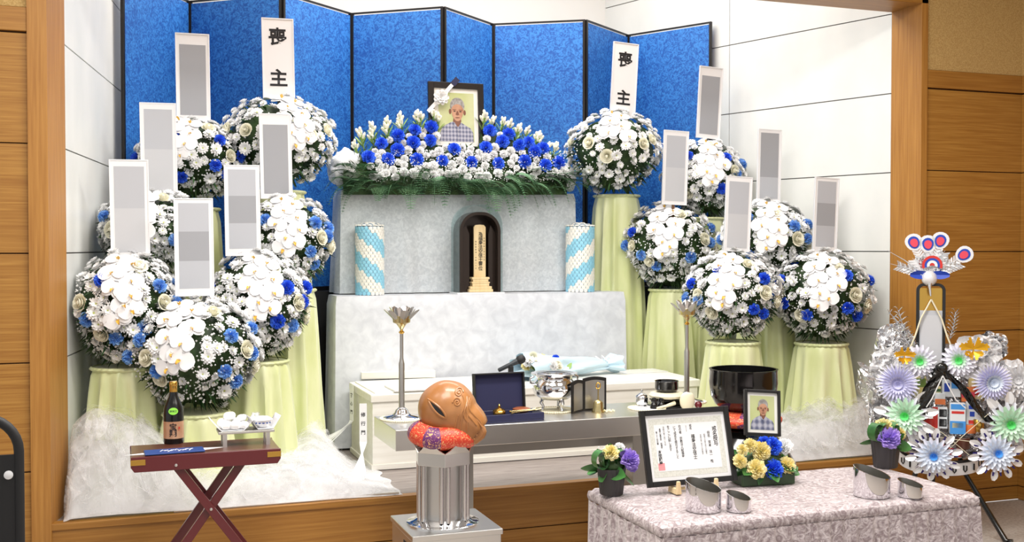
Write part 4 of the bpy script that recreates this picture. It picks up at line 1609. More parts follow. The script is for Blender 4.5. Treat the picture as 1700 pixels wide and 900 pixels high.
for k, (dx, dy) in enumerate(((0.07, -0.105), (0.095, -0.125), (0.06, -0.135))):
    o = MB().tube([(-0.07, 0, 0), (-0.05, 0, 0.002), (0.05, 0.0, 0.002), (0.072, 0, 0.004)], [0.006, 0.0035, 0.0035, 0.007], 8).build('ritual_rod', 'brass', None, (p0[0] + dx + 0.02, p0[1] + dy, TZ + 0.047), (0, 0, radians(6 + 4 * k)))
    tag(o, 'thin pale brass rod laid across the navy box edge', 'rod', 'brass rods in the navy box')

# silver incense burner
x, y = on_table(920, 682)
y = min(y, TB - 0.12)
dl = thing('doily', 'round beaded doily under the silver incense burner', 'doily', (x, y, TZ + 0.001))
MB().lathe([(0.105, 0), (0.105, 0.003)], 30).build('cloth', 'rope_cream', dl)
b = MB()
bead_ring(b, 0.107, 0.004, 56, 0.0055)
b.build('bead_edge', 'rope_cream', dl)
inc = thing('incense_burner', 'polished silver three-legged incense burner with wide rim', 'incense burner', (x, y, TZ + 0.005))
pr = [(0.03, 0.055), (0.075, 0.06), (0.105, 0.082), (0.118, 0.115), (0.114, 0.145), (0.098, 0.162), (0.094, 0.172), (0.098, 0.184), (0.122, 0.192), (0.124, 0.197), (0.118, 0.198), (0.09, 0.19), (0.088, 0.165), (0.001, 0.16)]
MB().lathe(pr, 36).build('bowl', 'chrome', inc)
for i in range(3):
    a = 2 * pi * i / 3 - pi / 2 + 0.3
    MB().tube([(0.062 * cos(a), 0.062 * sin(a), 0.064), (0.07 * cos(a), 0.07 * sin(a), 0.04), (0.058 * cos(a), 0.058 * sin(a), 0.02), (0.066 * cos(a), 0.066 * sin(a), 0.0)], [0.013, 0.011, 0.007, 0.012], 8).build('leg', 'chrome', inc)
for sx in (-1, 1):
    MB().tube([(sx * 0.112, 0, 0.14), (sx * 0.135, 0, 0.15), (sx * 0.135, 0, 0.175), (sx * 0.115, 0, 0.182)], 0.006, 8).build('handle', 'chrome', inc)
MB().lathe([(0.09, 0.175), (0.05, 0.180), (0.001, 0.182)], 24).build('ash', 'paper', inc)
for i in range(3):
    o = MB()
    a = 0.6 + i * 0.45
    o.tube([(-0.028 * cos(a), -0.115, 0.105 + .028 * sin(a)), (0.028 * cos(a), -0.117, 0.135 - .028 * sin(a))], 0.004, 6)
    o.build('relief_leaf', 'chrome', inc)

# microphone behind the box
p = aty(848, 605, 5.40)
mc = thing('microphone', 'dark grey microphone in a short desk stand behind the navy box', 'microphone', (p.x, 5.40, TZ))
MB().lathe([(0.05, 0), (0.05, 0.008), (0.03, 0.014), (0.008, 0.018)], 20).build('stand_base', 'black_matte', mc)
hz = p.z - TZ
MB().tube([(0, 0, 0.015), (0, 0, hz - 0.03)], 0.006, 8).build('stand_post', 'black_matte', mc)
MB().box(-0.012, 0.012, -0.014, 0.014, hz - 0.05, hz - 0.008).build('clip', 'black_matte', mc, bevel=0.004)
d = Vector((0.92, -0.1, 0.42)).normalized()
T = Matrix.Translation((0, 0, hz)) @ d.to_track_quat('Z', 'Y').to_matrix().to_4x4()
MB().lathe([(0.008, -0.075), (0.011, -0.07), (0.012, 0.0), (0.016, 0.035), (0.016, 0.04)], 14, 0, T).build('handle', 'mic', mc)
MB().lathe([(0.016, 0.038), (0.023, 0.048), (0.0245, 0.062), (0.022, 0.076), (0.012, 0.084), (0.001, 0.086)], 16, 0, T).build('grille', 'black_matte', mc)

# little folding panel and hand bell
x, y = on_table(987, 683)
fs = thing('small_folding_panel', 'small dark two-leaf folding panel with arched tops behind the brass hand bell', 'panel', (x - 0.055, y + 0.03, TZ))
def leaf_panel(w, h):
    pp = [(0, 0), (w, 0), (w, h * 0.93)] + [(w * (1 - i / 8), h * 0.93 + h * 0.05 * sin(pi * i / 8)) for i in range(1, 8)] + [(0, h * 0.93)]
    m = MB().prism(pp, -0.005, 0.005)
    return m, pp
for w, h, ang in ((0.135, 0.185, 0), (-0.11, 0.175, radians(58))):
    m, pp = leaf_panel(abs(w), h)
    o = m.build('leaf', 'black_wood', fs)
    o.rotation_euler = (0, 0, 0 if w > 0 else radians(180 + 35))
    i_ = MB().prism([(0.012 + u * (abs(w) - 0.024) / abs(w), 0.012 + v * (h - 0.03) / h) for u, v in [(q[0], q[1]) for q in pp]], -0.0065, 0.0065).build('mesh_insert', 'steel_dull', o)
hb = thing('hand_bell', 'small brass hand bell with looped handle before the folding panel', 'bell', (x + 0.005, y - 0.035, TZ))
MB().lathe([(0.034, 0), (0.035, 0.006), (0.028, 0.02), (0.026, 0.05), (0.018, 0.062), (0.004, 0.066)], 20).build('body', 'brass', hb)
MB().tube([(0, 0, 0.062), (0, 0, 0.10), (0, 0, 0.125)], [0.006, 0.004, 0.006], 8).build('handle', 'brass', hb)
MB().tube([(0.012 * cos(2 * pi * i / 12), 0, 0.14 + 0.016 * sin(2 * pi * i / 12)) for i in range(12)], 0.0035, 6, closed=True).build('loop', 'gold', hb)
b = MB()
for i in range(16):
    b.ball((0.02 * cos(i * 1.1) + 0.0035 * i, 0.02 * sin(i * 1.1), 0.006), 0.006, 6, 4)
o = b.build('cord_knot', 'rope_cream', None, (x + 0.03, y - 0.05, TZ + 0.001))
tag(o, 'knotted cream cord lying beside the brass hand bell', 'cord')

# small gong on cushion, with its lacquer stand and neighbours
x, y = on_table(1104, 676)
y = min(y, 5.3)
d2 = thing('doily', 'pale round doily under the silver pot and black figures', 'doily', (x - 0.12, y - 0.02, TZ + 0.001))
MB().lathe([(0.10, 0), (0.10, 0.004)], 28).build('cloth', 'paper', d2)
b = MB()
bead_ring(b, 0.10, 0.004, 50, 0.005)
b.build('bead_edge', 'rope_cream', d2)
gs = thing('gong_stand', 'black lacquer stand under the small black bowl gong', 'stand', (x + 0.01, y, TZ))
MB().box(-0.085, 0.085, -0.07, 0.07, 0, 0.012).box(-0.06, 0.06, -0.05, 0.05, 0.012, 0.035).box(-0.075, 0.075, -0.06, 0.06, 0.035, 0.045).build('body', 'black_gloss', gs, bevel=0.003)
cu = MB().lathe([(0.05, 0), (0.088, 0.008), (0.095, 0.02), (0.085, 0.034), (0.04, 0.038), (0.001, 0.036)], 24, 0, None, True, True, True, lambda r, z, a: r * (1 + 0.03 * sin(a * 10))).build('gong_cushion', 'rope_cream', None, (x + 0.01, y, TZ + 0.046))
tag(cu, 'cream quilted round cushion under the small black gong', 'cushion')
g = MB().lathe([(0.04, 0), (0.058, 0.006), (0.064, 0.02), (0.063, 0.055), (0.066, 0.06), (0.061, 0.061), (0.058, 0.05), (0.055, 0.012), (0.001, 0.01)], 28).build('bowl_gong', 'black_gloss', None, (x + 0.01, y, TZ + 0.084))
tag(g, 'small black bowl gong on a cream cushion on the steel table', 'gong')
sp = thing('silver_pot', 'small silver lidded incense pot with pointed knob', 'pot', (x - 0.13, y + 0.02, TZ + 0.006))
MB().lathe([(0.024, 0), (0.026, 0.006), (0.024, 0.012), (0.032, 0.02), (0.033, 0.05), (0.028, 0.055)], 20).build('bowl', 'chrome', sp)
MB().lathe([(0.036, 0.055), (0.034, 0.06), (0.015, 0.072), (0.005, 0.076), (0.007, 0.084), (0.001, 0.095)], 20).build('lid', 'chrome', sp)
for k in range(2):
    o = MB().lathe([(0.022, 0), (0.02, 0.02), (0.013, 0.03), (0.018, 0.042), (0.014, 0.055), (0.001, 0.06)], 14).build('black_figure', 'black_gloss', None, (x - 0.095 + 0.045 * k, y - 0.055, TZ + 0.0055))
    tag(o, 'small black lacquered jar beside the silver pot', 'jar', 'black lacquered jars on the doily')
o = MB().tube([(-0.06, 0, 0.012), (0.0, 0, 0.018), (0.06, 0, 0.03)], [0.006, 0.008, 0.012], 8).build('gong_striker', 'rope_cream', None, (x - 0.04, y - 0.085, TZ + 0.001), (0, 0, 0.2))
tag(o, 'cream cloth-wrapped gong striker lying before the small gong', 'striker')
o = MB().grid(lambda u, v: ((0.045 * cos(2 * pi * u)) * sin(pi * v) ** 0.6, 0.022 * sin(2 * pi * u) * sin(pi * v) ** 0.6, 0.045 - 0.045 * cos(pi * v)), 16, 10, 0, None, True, True).build('wooden_block', 'rope_cream', None, (x + 0.075, y - 0.11, TZ + 0.001))
tag(o, 'rounded pale wooden block standing before the small gong', 'block')
o = MB().ball((0, 0, 0.02), 0.02, 14, 10).build('red_bead', mat('dark_red_bead', (96, 24, 34), 0.2), None, (x + 0.14, y - 0.115, TZ + 0.001))
tag(o, 'dark red glossy bead beside the pale wooden block', 'bead')

# bouquet on the coffin
p = atz(905, 616, CZ)
bq = thing('wrapped_bouquet', 'bouquet in pale blue paper lying on the coffin behind the incense burner', 'bouquet', (p.x, min(p.y, 6.55), CZ + 0.002), radians(8))


def cone(u, v):
    a = 2 * pi * u
    xx = -0.32 + 0.72 * v
    r = 0.125 * (1 - 0.72 * max(0, (v - 0.15) / 0.85)) if v < 0.88 else 0.035 + 0.06 * (v - .88) / .12
    r *= 1 + 0.12 * sin(5 * a + 9 * v) + 0.08 * noise.noise(Vector((u * 9, v * 9, 2)))
    return (xx + 0.01 * sin(9 * a), r * cos(a) * 1.25, max(0.0, 0.055 + r * sin(a) * (0.8 if sin(a) > 0 else 0.55)))


MB().grid(cone, 40, 26, 0, None, True, True).build('wrapping', 'wrap_blue', bq)
MB().grid(lambda u, v: (-0.45 + 0.42 * u, -0.13 + 0.22 * v, 0.02 + 0.10 * u * sin(pi * v) + 0.012 * sin(9 * u + 6 * v)), 14, 10).build('paper_flap', 'wrap_blue', bq)
for i in range(4):
    a = 0.8 * i
    MB().tube([(0.30, 0, 0.06), (0.30 + 0.05 * cos(a), -0.03 + 0.02 * i, 0.10 + 0.02 * sin(a)), (0.33 + 0.05 * cos(a), -0.05, 0.07), (0.30, -0.02, 0.06)], 0.005, 6).build('bow_loop', 'white_glaze', bq)
rnd = random.Random(11)
for i in range(16):
    me = rnd.choice([CARN['petal_white'][0], CARN['petal_yellow'][0], ROSE[0], CARN['petal_yellow'][1], MUM[0]])
    inst('bloom', me, bq, (-0.26 + rnd.uniform(-.08, .13), rnd.uniform(-.13, .04), 0.07 + rnd.uniform(0, .07)), facing((rnd.uniform(-.6, .2), -.8, rnd.uniform(.3, .9))), rnd.uniform(.6, .85))
inst('bloom', CARN['petal_blue'][0], bq, (-0.10, -0.06, 0.125), facing((0, -.6, .8)), 0.6)
for i in range(8):
    inst('leaf', leaf_mesh(0.07, 0.03, 0.2, 'bud') if i == 0 else LEAFB, bq, (-0.3 + 0.035 * i, -0.12, 0.05), facing((rnd.uniform(-.5, .5), -.6, .8)), 1.0) if i else globals().__setitem__('LEAFB', leaf_mesh(0.07, 0.03, 0.2, 'bud'))

# ================================================================== wooden fish drum on its steel stand
BZ = 0.55
p0, p1 = atz(685, 892, BZ), atz(833, 876, BZ)
q0 = atz(645, 856, BZ)
bw_ = p1.x - p0.x
bdp = q0.y - p0.y
base = thing('steel_plinth', 'low steel cabinet plinth with a dark slot, under the hexagonal steel stand', 'plinth', ((p0.x + p1.x) / 2, p0.y, 0))
MB().box(-bw_ / 2, bw_ / 2, 0, bdp, BZ - 0.022, BZ).build('top', 'steel', base, bevel=0.003)
MB().box(-bw_ / 2 + 0.006, bw_ / 2 - 0.006, 0.006, bdp - 0.006, 0, BZ - 0.022).build('body', 'steel', base, bevel=0.003)
MB().box(-bw_ / 2 + 0.0045, -bw_ / 2 + 0.008, 0.08, 0.16, BZ - 0.11, BZ - 0.05).build('slot', 'black_matte', base)
cx_, cy_ = p0.x + bw_ * 0.47, p0.y + bdp * 0.5
s = mpp((cx_, cy_, 0.65))
st = thing('drum_stand', 'hexagonal polished steel stand with petal crown and slim rods', 'stand', (cx_, cy_, BZ), radians(-12))
Hs = (862 - 762) * s
MB().lathe([(0.145, 0), (0.145, 0.006), (0.135, 0.010), (0.118, 0.012), (0.105, 0.022), (0.001, 0.022)], 36).build('foot_ring', 'chrome', st)
hexp = lambda r, n=6: [(r * cos(pi / 6 + 2 * pi * i / n), r * sin(pi / 6 + 2 * pi * i / n)) for i in range(n)]
b = MB()
b.lathe([(0.082, 0.02), (0.082, Hs)], 6, 0, Matrix.Rotation(pi / 6, 4, 'Z'), False)
b.build('column', 'steel', st)
for i in range(6):
    a = pi / 6 + 2 * pi * i / 6
    for da in (-0.13, 0.13):
        MB().tube([(0.102 * cos(a + da), 0.102 * sin(a + da), 0.02), (0.102 * cos(a + da), 0.102 * sin(a + da), Hs)], 0.0095, 10).build('rod', 'chrome', st)
MB().lathe([(0.118, Hs), (0.118, Hs + 0.05)], 6, 0, Matrix.Rotation(pi / 6, 4, 'Z'), False).build('collar', 'steel', st, bevel=0.002)
for i in range(6):
    a0, a1 = pi / 6 + 2 * pi * i / 6, pi / 6 + 2 * pi * (i + 1) / 6
    A = Vector((0.118 * cos(a0), 0.118 * sin(a0), Hs + 0.05))
    B = Vector((0.118 * cos(a1), 0.118 * sin(a1), Hs + 0.05))
    mid = (A + B) / 2
    o = mid.copy()
    o.z = 0
    o.normalize()
    b = MB()
    prof = [(0.0, 0.0), (0.18, 0.016), (0.36, 0.042), (0.45, 0.05), (0.55, 0.05), (0.64, 0.042), (0.82, 0.016), (1.0, 0.0)]
    v, f = [], []
    for t_, h_ in prof:
        q = A.lerp(B, t_)
        v += [q, q + o * (h_ * 0.55) + Vector((0, 0, h_))]
    for k in range(len(prof) - 1):
        f.append((2 * k, 2 * k + 2, 2 * k + 3, 2 * k + 1))
    b.add(v, f)
    pt_ = b.build('crown_petal', 'steel', st)
    md = pt_.modifiers.new('thick', 'SOLIDIFY')
    md.thickness = 0.004
cz0 = BZ + Hs + 0.052
cs = thing('drum_cushion', 'red and purple brocade cushion under the wooden fish drum', 'cushion', (cx_, cy_, cz0), radians(-12))
MB().grid(lambda u, v: (0.142 * cos(2 * pi * u) * sin(pi * v) ** 0.62, 0.135 * sin(2 * pi * u) * sin(pi * v) ** 0.62,
                        0.058 - 0.056 * cos(pi * v) * (1 if v < .5 else 1) - (0.02 if v > .8 else 0) + 0.006 * sin(4 * 2 * pi * u) * sin(pi * v) - 0.016 * cos(2 * pi * u) * (v)), 40, 20, 0, None, True, True).build('pad', 'brocade', cs)
# carved fish drum
pc = aty(744, 681, cy_)
fr = thing('wooden_fish_drum', 'carved brown wooden fish drum with slit mouth and spiral reliefs on a brocade cushion', 'drum', pc, radians(-15))
R0 = 0.116
TD = Vector((0.70, -0.12, -0.62)).normalized()


def body_r(d):
    k = d.dot(TD)
    r = R0 * (1.0 + 0.02 * noise.noise(d * 2))
    if k > 0.55:
        t_ = (k - 0.55) / 0.45
        r *= 1 + 0.42 * min(1, t_ * 1.25) ** 1.5
        # ridged tail
        side = d - TD * k
        ang = atan2(side.dot(Vector((0, 1, 0))), side.dot(TD.cross(Vector((0, 1, 0)))))
        r *= 1 + 0.025 * t_ * sin(ang * 9) * (1 if t_ < .95 else 0)
    else:
        r *= 1 + 0.05 * (-k if k < 0 else 0)
    return r


def tail_pt(d):
    k = d.dot(TD)
    r = body_r(d)
    p = d * r
    if k > 0.72:                      # cut the tail flat
        m_ = p.dot(TD)
        lim = R0 * 1.28
        if m_ > lim:
            p = p - TD * (m_ - lim)
    return p


MB().grid(lambda u, v: tuple(tail_pt(Vector((cos(2 * pi * u) * sin(pi * v), sin(2 * pi * u) * sin(pi * v), -cos(pi * v))))), 72, 48, 0, None, True, True).build('body', 'fish_wood', fr)


def on_body(x, z, k=1.0):
    yy = -sqrt(max(0.0004, R0 * R0 * 1.05 - x * x - z * z))
    d = Vector((x, yy, z)).normalized()
    return tail_pt(d) * k


A, B = (-0.079, 0.054), (-0.012, -0.013)
n = 20
loop = []
for i in range(2 * n):
    t_ = i / n if i < n else 2 - i / n
    sgn = 1 if i < n else -1
    wv = 0.0115 * sin(pi * min(1, t_)) ** 0.7 * (0.75 + 0.5 * t_)
    cx1, cz1 = lerp(A[0], B[0], t_), lerp(A[1], B[1], t_)
    nx, nz = 0.7, 0.72
    loop.append((cx1 + sgn * wv * nx, cz1 + sgn * wv * nz))
b = MB()
half = loop[:n + 1]
rest = [loop[-k] if k else loop[0] for k in range(n + 1)]
b.grid(lambda u, v: tuple(on_body(lerp(half[round(v * n)][0], rest[round(v * n)][0], u), lerp(half[round(v * n)][1], rest[round(v * n)][1], u), 1.012)), 6, n)
b.build('mouth_slit', 'black_matte', fr)
MB().tube([on_body(x, z, 1.006) for x, z in loop], 0.0045, 6, closed=True).build('mouth_rim', 'fish_wood', fr)
for cx1, cz1, k in ((0.040, 0.081, 1), (0.032, 0.046, -1), (-0.058, -0.072, 1)):
    MB().tube([on_body(cx1 + k * (0.018 * (1 - i / 26)) * cos(i * 0.5), cz1 + (0.018 * (1 - i / 26)) * sin(i * 0.5), 1.008) for i in range(24)], 0.0032, 6).build('spiral_relief', 'fish_wood', fr)
tf = MB()
tf.prism([(0.05, -0.09), (0.075, -0.04), (0.104, 0.004), (0.128, -0.035), (0.154, -0.078), (0.141, -0.104), (0.107, -0.132), (0.088, -0.128)][::-1], -0.075, 0.03)
tf.build('tail_fin', 'fish_wood', fr, bevel=0.014)
for k in range(5):
    MB().tube([(0.062 + 0.011 * k, -0.078, -0.098 + 0.019 * k), (0.092 + 0.010 * k, -0.080, -0.122 + 0.016 * k)], 0.0042, 6).build('tail_ridge', 'fish_wood', fr)
for k in range(4):
    MB().tube([on_body(0.055 + 0.012 * k + 0.008 * sin(i * 0.9 + k), 0.070 - 0.016 * i - 0.006 * k, 0.998) for i in range(7)], 0.0042, 6).build('wave_relief', 'fish_wood', fr)
for k in range(3):
    MB().tube([on_body(0.020 + 0.020 * k + 0.004 * i, -0.075 + 0.018 * i + 0.008 * k, 1.0) for i in range(5)], 0.004, 6).build('gill_ridge', 'fish_wood', fr)

# ================================================================== big black bell
by = 5.02
C = aty(1234, 680, by)
s = mpp(C)
x = C.x
bs_ = thing('bell_stand', 'black lacquer stand with swelling sides under the large black bell', 'stand', (x, by, 0))
Zb = C.z
MB().lathe([(0.24, 0), (0.26, 0.03), (0.285, 0.20), (0.29, 0.38), (0.275, 0.50), (0.23, 0.585), (0.17, Zb - 0.125), (0.15, Zb - 0.10), (0.19, Zb - 0.093)], 36).build('body', 'black_gloss', bs_)
cs2 = MB().grid(lambda u, v: (0.205 * cos(2 * pi * u) * sin(pi * v) ** 0.6, 0.205 * sin(2 * pi * u) * sin(pi * v) ** 0.6, 0.046 - 0.046 * cos(pi * v)), 36, 14, 0, None, True, True).build('bell_cushion', 'brocade', None, (x, by, Zb - 0.092))
tag(cs2, 'red and purple brocade cushion under the large black bell', 'cushion')
rb_ = 56.5 * s
hb_ = 68 * s
bell = MB().lathe([(rb_ * 0.35, 0), (rb_ * 0.62, 0.004), (rb_ * 0.82, 0.03), (rb_ * 0.95, hb_ * 0.35), (rb_, hb_ * 0.68), (rb_ * 0.985, hb_ * 0.95), (rb_, hb_), (rb_ * 0.93, hb_), (rb_ * 0.92, hb_ * 0.7), (rb_ * 0.8, 0.05), (0.001, 0.03)], 48).build('bowl_bell', 'black_gloss', None, (x, by, Zb))
tag(bell, 'large glossy black bowl bell on a brocade cushion', 'bell')

# ================================================================== mauve draped table
DZ = 0.70
dx0, dx1, dy0, dy1 = 1.745, 3.11, 3.29, 3.90
dt = thing('draped_table', 'long table draped in mauve crushed velvet with a pleated skirt', 'table', (dx0, dy0, 0))
W_, D_ = dx1 - dx0, dy1 - dy0
b = MB()


def top_fn(u, v):
    xx, yy = lerp(-0.004, W_ + 0.004, u), lerp(-0.004, D_ + 0.004, v)
    z = DZ + 0.0025 * noise.noise(Vector((xx * 14, yy * 14, 1)))
    e = min(u, 1 - u) * W_
    e2 = min(v, 1 - v) * D_
    e = min(e, e2)
    if e < 0.02:
        z -= 0.014 * (1 - e / 0.02) ** 2
    return (xx, yy, z)


b.grid(top_fn, 70, 30)
per = [(0, D_), (0, 0), (W_, 0), (W_, D_)]


def side(u):
    s_ = u * (2 * D_ + W_)
    if s_ < D_:
        return Vector((0, D_ - s_, 0)), Vector((-1, 0, 0))
    if s_ < D_ + W_:
        return Vector((s_ - D_, 0, 0)), Vector((0, -1, 0))
    return Vector((W_, s_ - D_ - W_, 0)), Vector((1, 0, 0))


def band(u, v):
    p, n_ = side(u)
    q = p + n_ * (0.004 + 0.006 * sin(pi * v))
    return (q.x, q.y, DZ - 0.012 - 0.035 * v)


b.grid(band, 160, 4)
b.build('cloth_top', 'mauve', dt)
b = MB()


def skirt(u, v):
    p, n_ = side(u)
    for cxx, nx in ((0, -0.7), (W_, 0.7)):
        dd = sqrt((p.x - cxx) ** 2 + p.y ** 2)
        if dd < 0.06:
            n_ = n_.lerp(Vector((nx, -0.7, 0)), 1 - dd / 0.06)
    s_ = u * (2 * D_ + W_)
    t_ = (s_ / 0.062 + 0.5 * noise.noise(Vector((s_ * 4, 0, 3)))) % 1.0
    saw = (t_ if t_ < 0.8 else (1 - t_) * 4)
    r = 0.004 + 0.020 * saw * (0.5 + 0.5 * min(1, v * 4)) + 0.012 * v
    q = p + n_ * r
    return (q.x, q.y, DZ - 0.046 - v * (DZ - 0.055))


b.grid(skirt, 420, 8)
b.build('pleated_skirt', 'mauve', dt)
MB().box(0.01, W_ - 0.01, 0.01, D_ - 0.01, DZ - 0.03, DZ - 0.012).build('tabletop', 'coffin', dt)
for xx in (0.04, W_ - 0.07):
    for yy in (0.04, D_ - 0.07):
        MB().box(xx, xx + 0.03, yy, yy + 0.03, 0, DZ - 0.03).build('leg', 'steel_dull', dt)


def on_dt(px, py):
    return atz(px, py, DZ + 0.003)


# certificate on easel
A = on_dt(1075, 821)
Bq = on_dt(1220, 808)
A, Bq = Vector((A.x, A.y, 0)), Vector((Bq.x, Bq.y, 0))
mid = (A + Bq) / 2
ang = atan2(Bq.y - A.y, Bq.x - A.x)
cwid = (Bq - A).length * 1.02
chg = cwid * 0.745
ez = DZ + 0.030
ea = thing('easel', 'small pale wooden easel holding the framed certificate', 'easel', (mid.x, mid.y, DZ + 0.003), ang)
for xx in (-cwid * 0.21, cwid * 0.21):
    l_ = MB()
    l_.prism([(xx - 0.012, 0), (xx + 0.012, 0), (xx + 0.010, 0.022), (xx - 0.010, 0.022)], -0.045, 0.02)
    l_.prism([(xx - 0.012, 0.0), (xx + 0.012, 0.0), (xx + 0.006, 0.05), (xx - 0.006, 0.05)], -0.048, -0.036)
    l_.build('foot', 'pine', ea, bevel=0.002)
    MB().tube([(xx, 0.018, 0.02), (xx * 0.5, 0.075, 0.2)], 0.006, 6).build('upright', 'pine', ea)
MB().tube([(-cwid * 0.21, 0.0, 0.012), (cwid * 0.21, 0.0, 0.012)], 0.006, 6).build('crossbar', 'pine', ea)
MB().tube([(0, 0.075, 0.18), (0, 0.16, 0.004)], 0.006, 6).build('strut', 'pine', ea)
ce = thing('framed_certificate', 'black-framed certificate of calligraphy with a pink seal, on a small easel', 'certificate', (mid.x, mid.y, DZ + 0.027), ang)
ce.rotation_euler = (radians(-15), 0, ang)
fw = 0.021
f = MB()
f.box(-cwid / 2, -cwid / 2 + fw, -0.018, 0, 0, chg).box(cwid / 2 - fw, cwid / 2, -0.018, 0, 0, chg)
f.box(-cwid / 2 + fw, cwid / 2 - fw, -0.018, 0, chg - fw, chg).box(-cwid / 2 + fw, cwid / 2 - fw, -0.018, 0, 0, fw)
f.build('frame', 'black_wood', ce, bevel=0.002)
MB().box(-cwid / 2 + .015, cwid / 2 - .015, -0.008, -0.002, .015, chg - .015).build('mat_board', 'paper', ce)
k = fw + 0.014
MB().box(-cwid / 2 + k, cwid / 2 - k, -0.0085, -0.007, k, chg - k).build('border', 'cert_border', ce)
k2 = k + 0.022
MB().box(-cwid / 2 + k2, cwid / 2 - k2, -0.009, -0.0075, k2, chg - k2).build('sheet', 'paper', ce)
iw, ih_ = cwid - 2 * k2, chg - 2 * k2
cols = [('戒名授与', .945, .90, .021, .016), ('俗名　宮本　法一　殿', .845, .80, .0135, .011), ('昭和十五年七月十日誕生', .775, .74, .0078, 0), ('令和六年二月十九日逝去', .715, .74, .0078, 0),
        ('戒名', .57, .97, .0115, .011), ('福寿法空信士', .59, .75, .0175, .016), ('行年八十三才', .50, .95, .0045, 0),
        ('右の者　宗教法人紹福寺', .40, .97, .0125, .011), ('にて戒名を授与すること', .315, .95, .0125, .011), ('をここに証します', .22, .97, .0135, .011),
        ('令和六年二月二十日', .145, .96, .009, 0), ('高野山真言宗　紹福寺', .085, .92, .0085, 0.01), ('第二十二世住職', .03, .86, .008, .01), ('本間親慶', .045, .46, .016, .016)]
for tx, u, vtop, sz, bd_ in cols:
    me = vtext(tx, sz, 'ink', bd_, 0.92)
    hz_ = max(v.co.z for v in me.vertices)
    letter(ce, me, (-iw / 2 + u * iw, -0.0094, k2 + ih_ * vtop - hz_))
MB().box(-iw / 2 + 0.0, -iw / 2 + 0.028, -0.0093, -0.0091, k2 + 0.004, k2 + 0.032).build('seal', 'ink_red', ce)

# small portrait behind the box of flowers
C = aty(1264, 724, 3.85)
s = mpp(C)
stn = thing('portrait_stand', 'clear acrylic block lifting the small portrait above the table', 'stand', (C.x, 3.862, DZ + 0.003), radians(-8))
MB().box(-0.05, 0.05, -0.025, 0.025, 0, 0.006).build('foot', 'acrylic', stn)
MB().box(-0.045, 0.045, 0.0, 0.005, 0.006, C.z - DZ - 0.012).build('plate', 'acrylic', stn)
MB().box(-0.05, 0.05, -0.025, 0.025, C.z - DZ - 0.012, C.z - DZ - 0.005).build('ledge', 'acrylic', stn)
framed('small black-framed portrait of the same elderly man behind the flower box', 'small_portrait', (C.x, 3.85, C.z), (radians(-13), radians(4), radians(-12)), 60 * s * 1.04, 76 * s, 0.012, 0.013, 'portrait')

# flower box
p = on_dt(1274, 806)
fb = thing('flower_box', 'low green box of blue, cream and white carnations with glossy leaves', 'flowers', (p.x + 0.01, p.y + 0.05, DZ + 0.003), radians(-6))
s = mpp(p)
bw2 = 96 * s
MB().box(-bw2 / 2, bw2 / 2, -0.055, 0.055, 0, 0.045).build('box', 'box_green', fb, bevel=0.004)
LEAFG = leaf_mesh(0.09, 0.055, 0.35, 'leaf_gloss')
LEAFN = leaf_mesh(0.07, 0.035, -0.2, 'leaf_gloss')
rnd = random.Random(3)
for px, py, mm, sc in [(1262, 750, 'petal_yellow', 1.15), (1281, 742, 'petal_blue', 1.1), (1244, 741, 'petal_yellow', .85), (1255, 780, 'petal_yellow', 1.15), (1282, 781, 'petal_blue', 1.2), (1304, 775, 'petal_yellow', 1.1),
                       (1227, 767, 'petal_yellow', .85), (1302, 743, 'petal_white', 1.0), (1268, 736, 'petal_blue', .8), (1232, 748, 'petal_yellow', .7)]:
    yy = p.y + 0.055 - 0.05 * (py - 735) / 50
    q = aty(px, py, yy)
    M4 = fb.matrix_basis.inverted()
    loc = M4 @ q
    inst('carnation', rnd.choice(CARN[mm]), fb, loc, facing((rnd.uniform(-.5, .3), -.9, rnd.uniform(.3, .7))), sc * 0.82)
for i in range(34):
    a = 2 * pi * i / 34
    inst('leaf', rnd.choice((LEAFG, LEAFN)), fb, (bw2 * 0.42 * cos(a), 0.04 * sin(a), 0.04 + rnd.uniform(0, .045)), facing((cos(a) * .5, sin(a) * .5 - .5, rnd.uniform(.2, .9)), a - pi / 2), rnd.uniform(.7, 1.15))
b = MB()
b.ball((0, 0.005, 0.07), (bw2 * 0.44, 0.05, 0.055), 20, 10)
b.build('foliage', 'leaf_dark', fb)


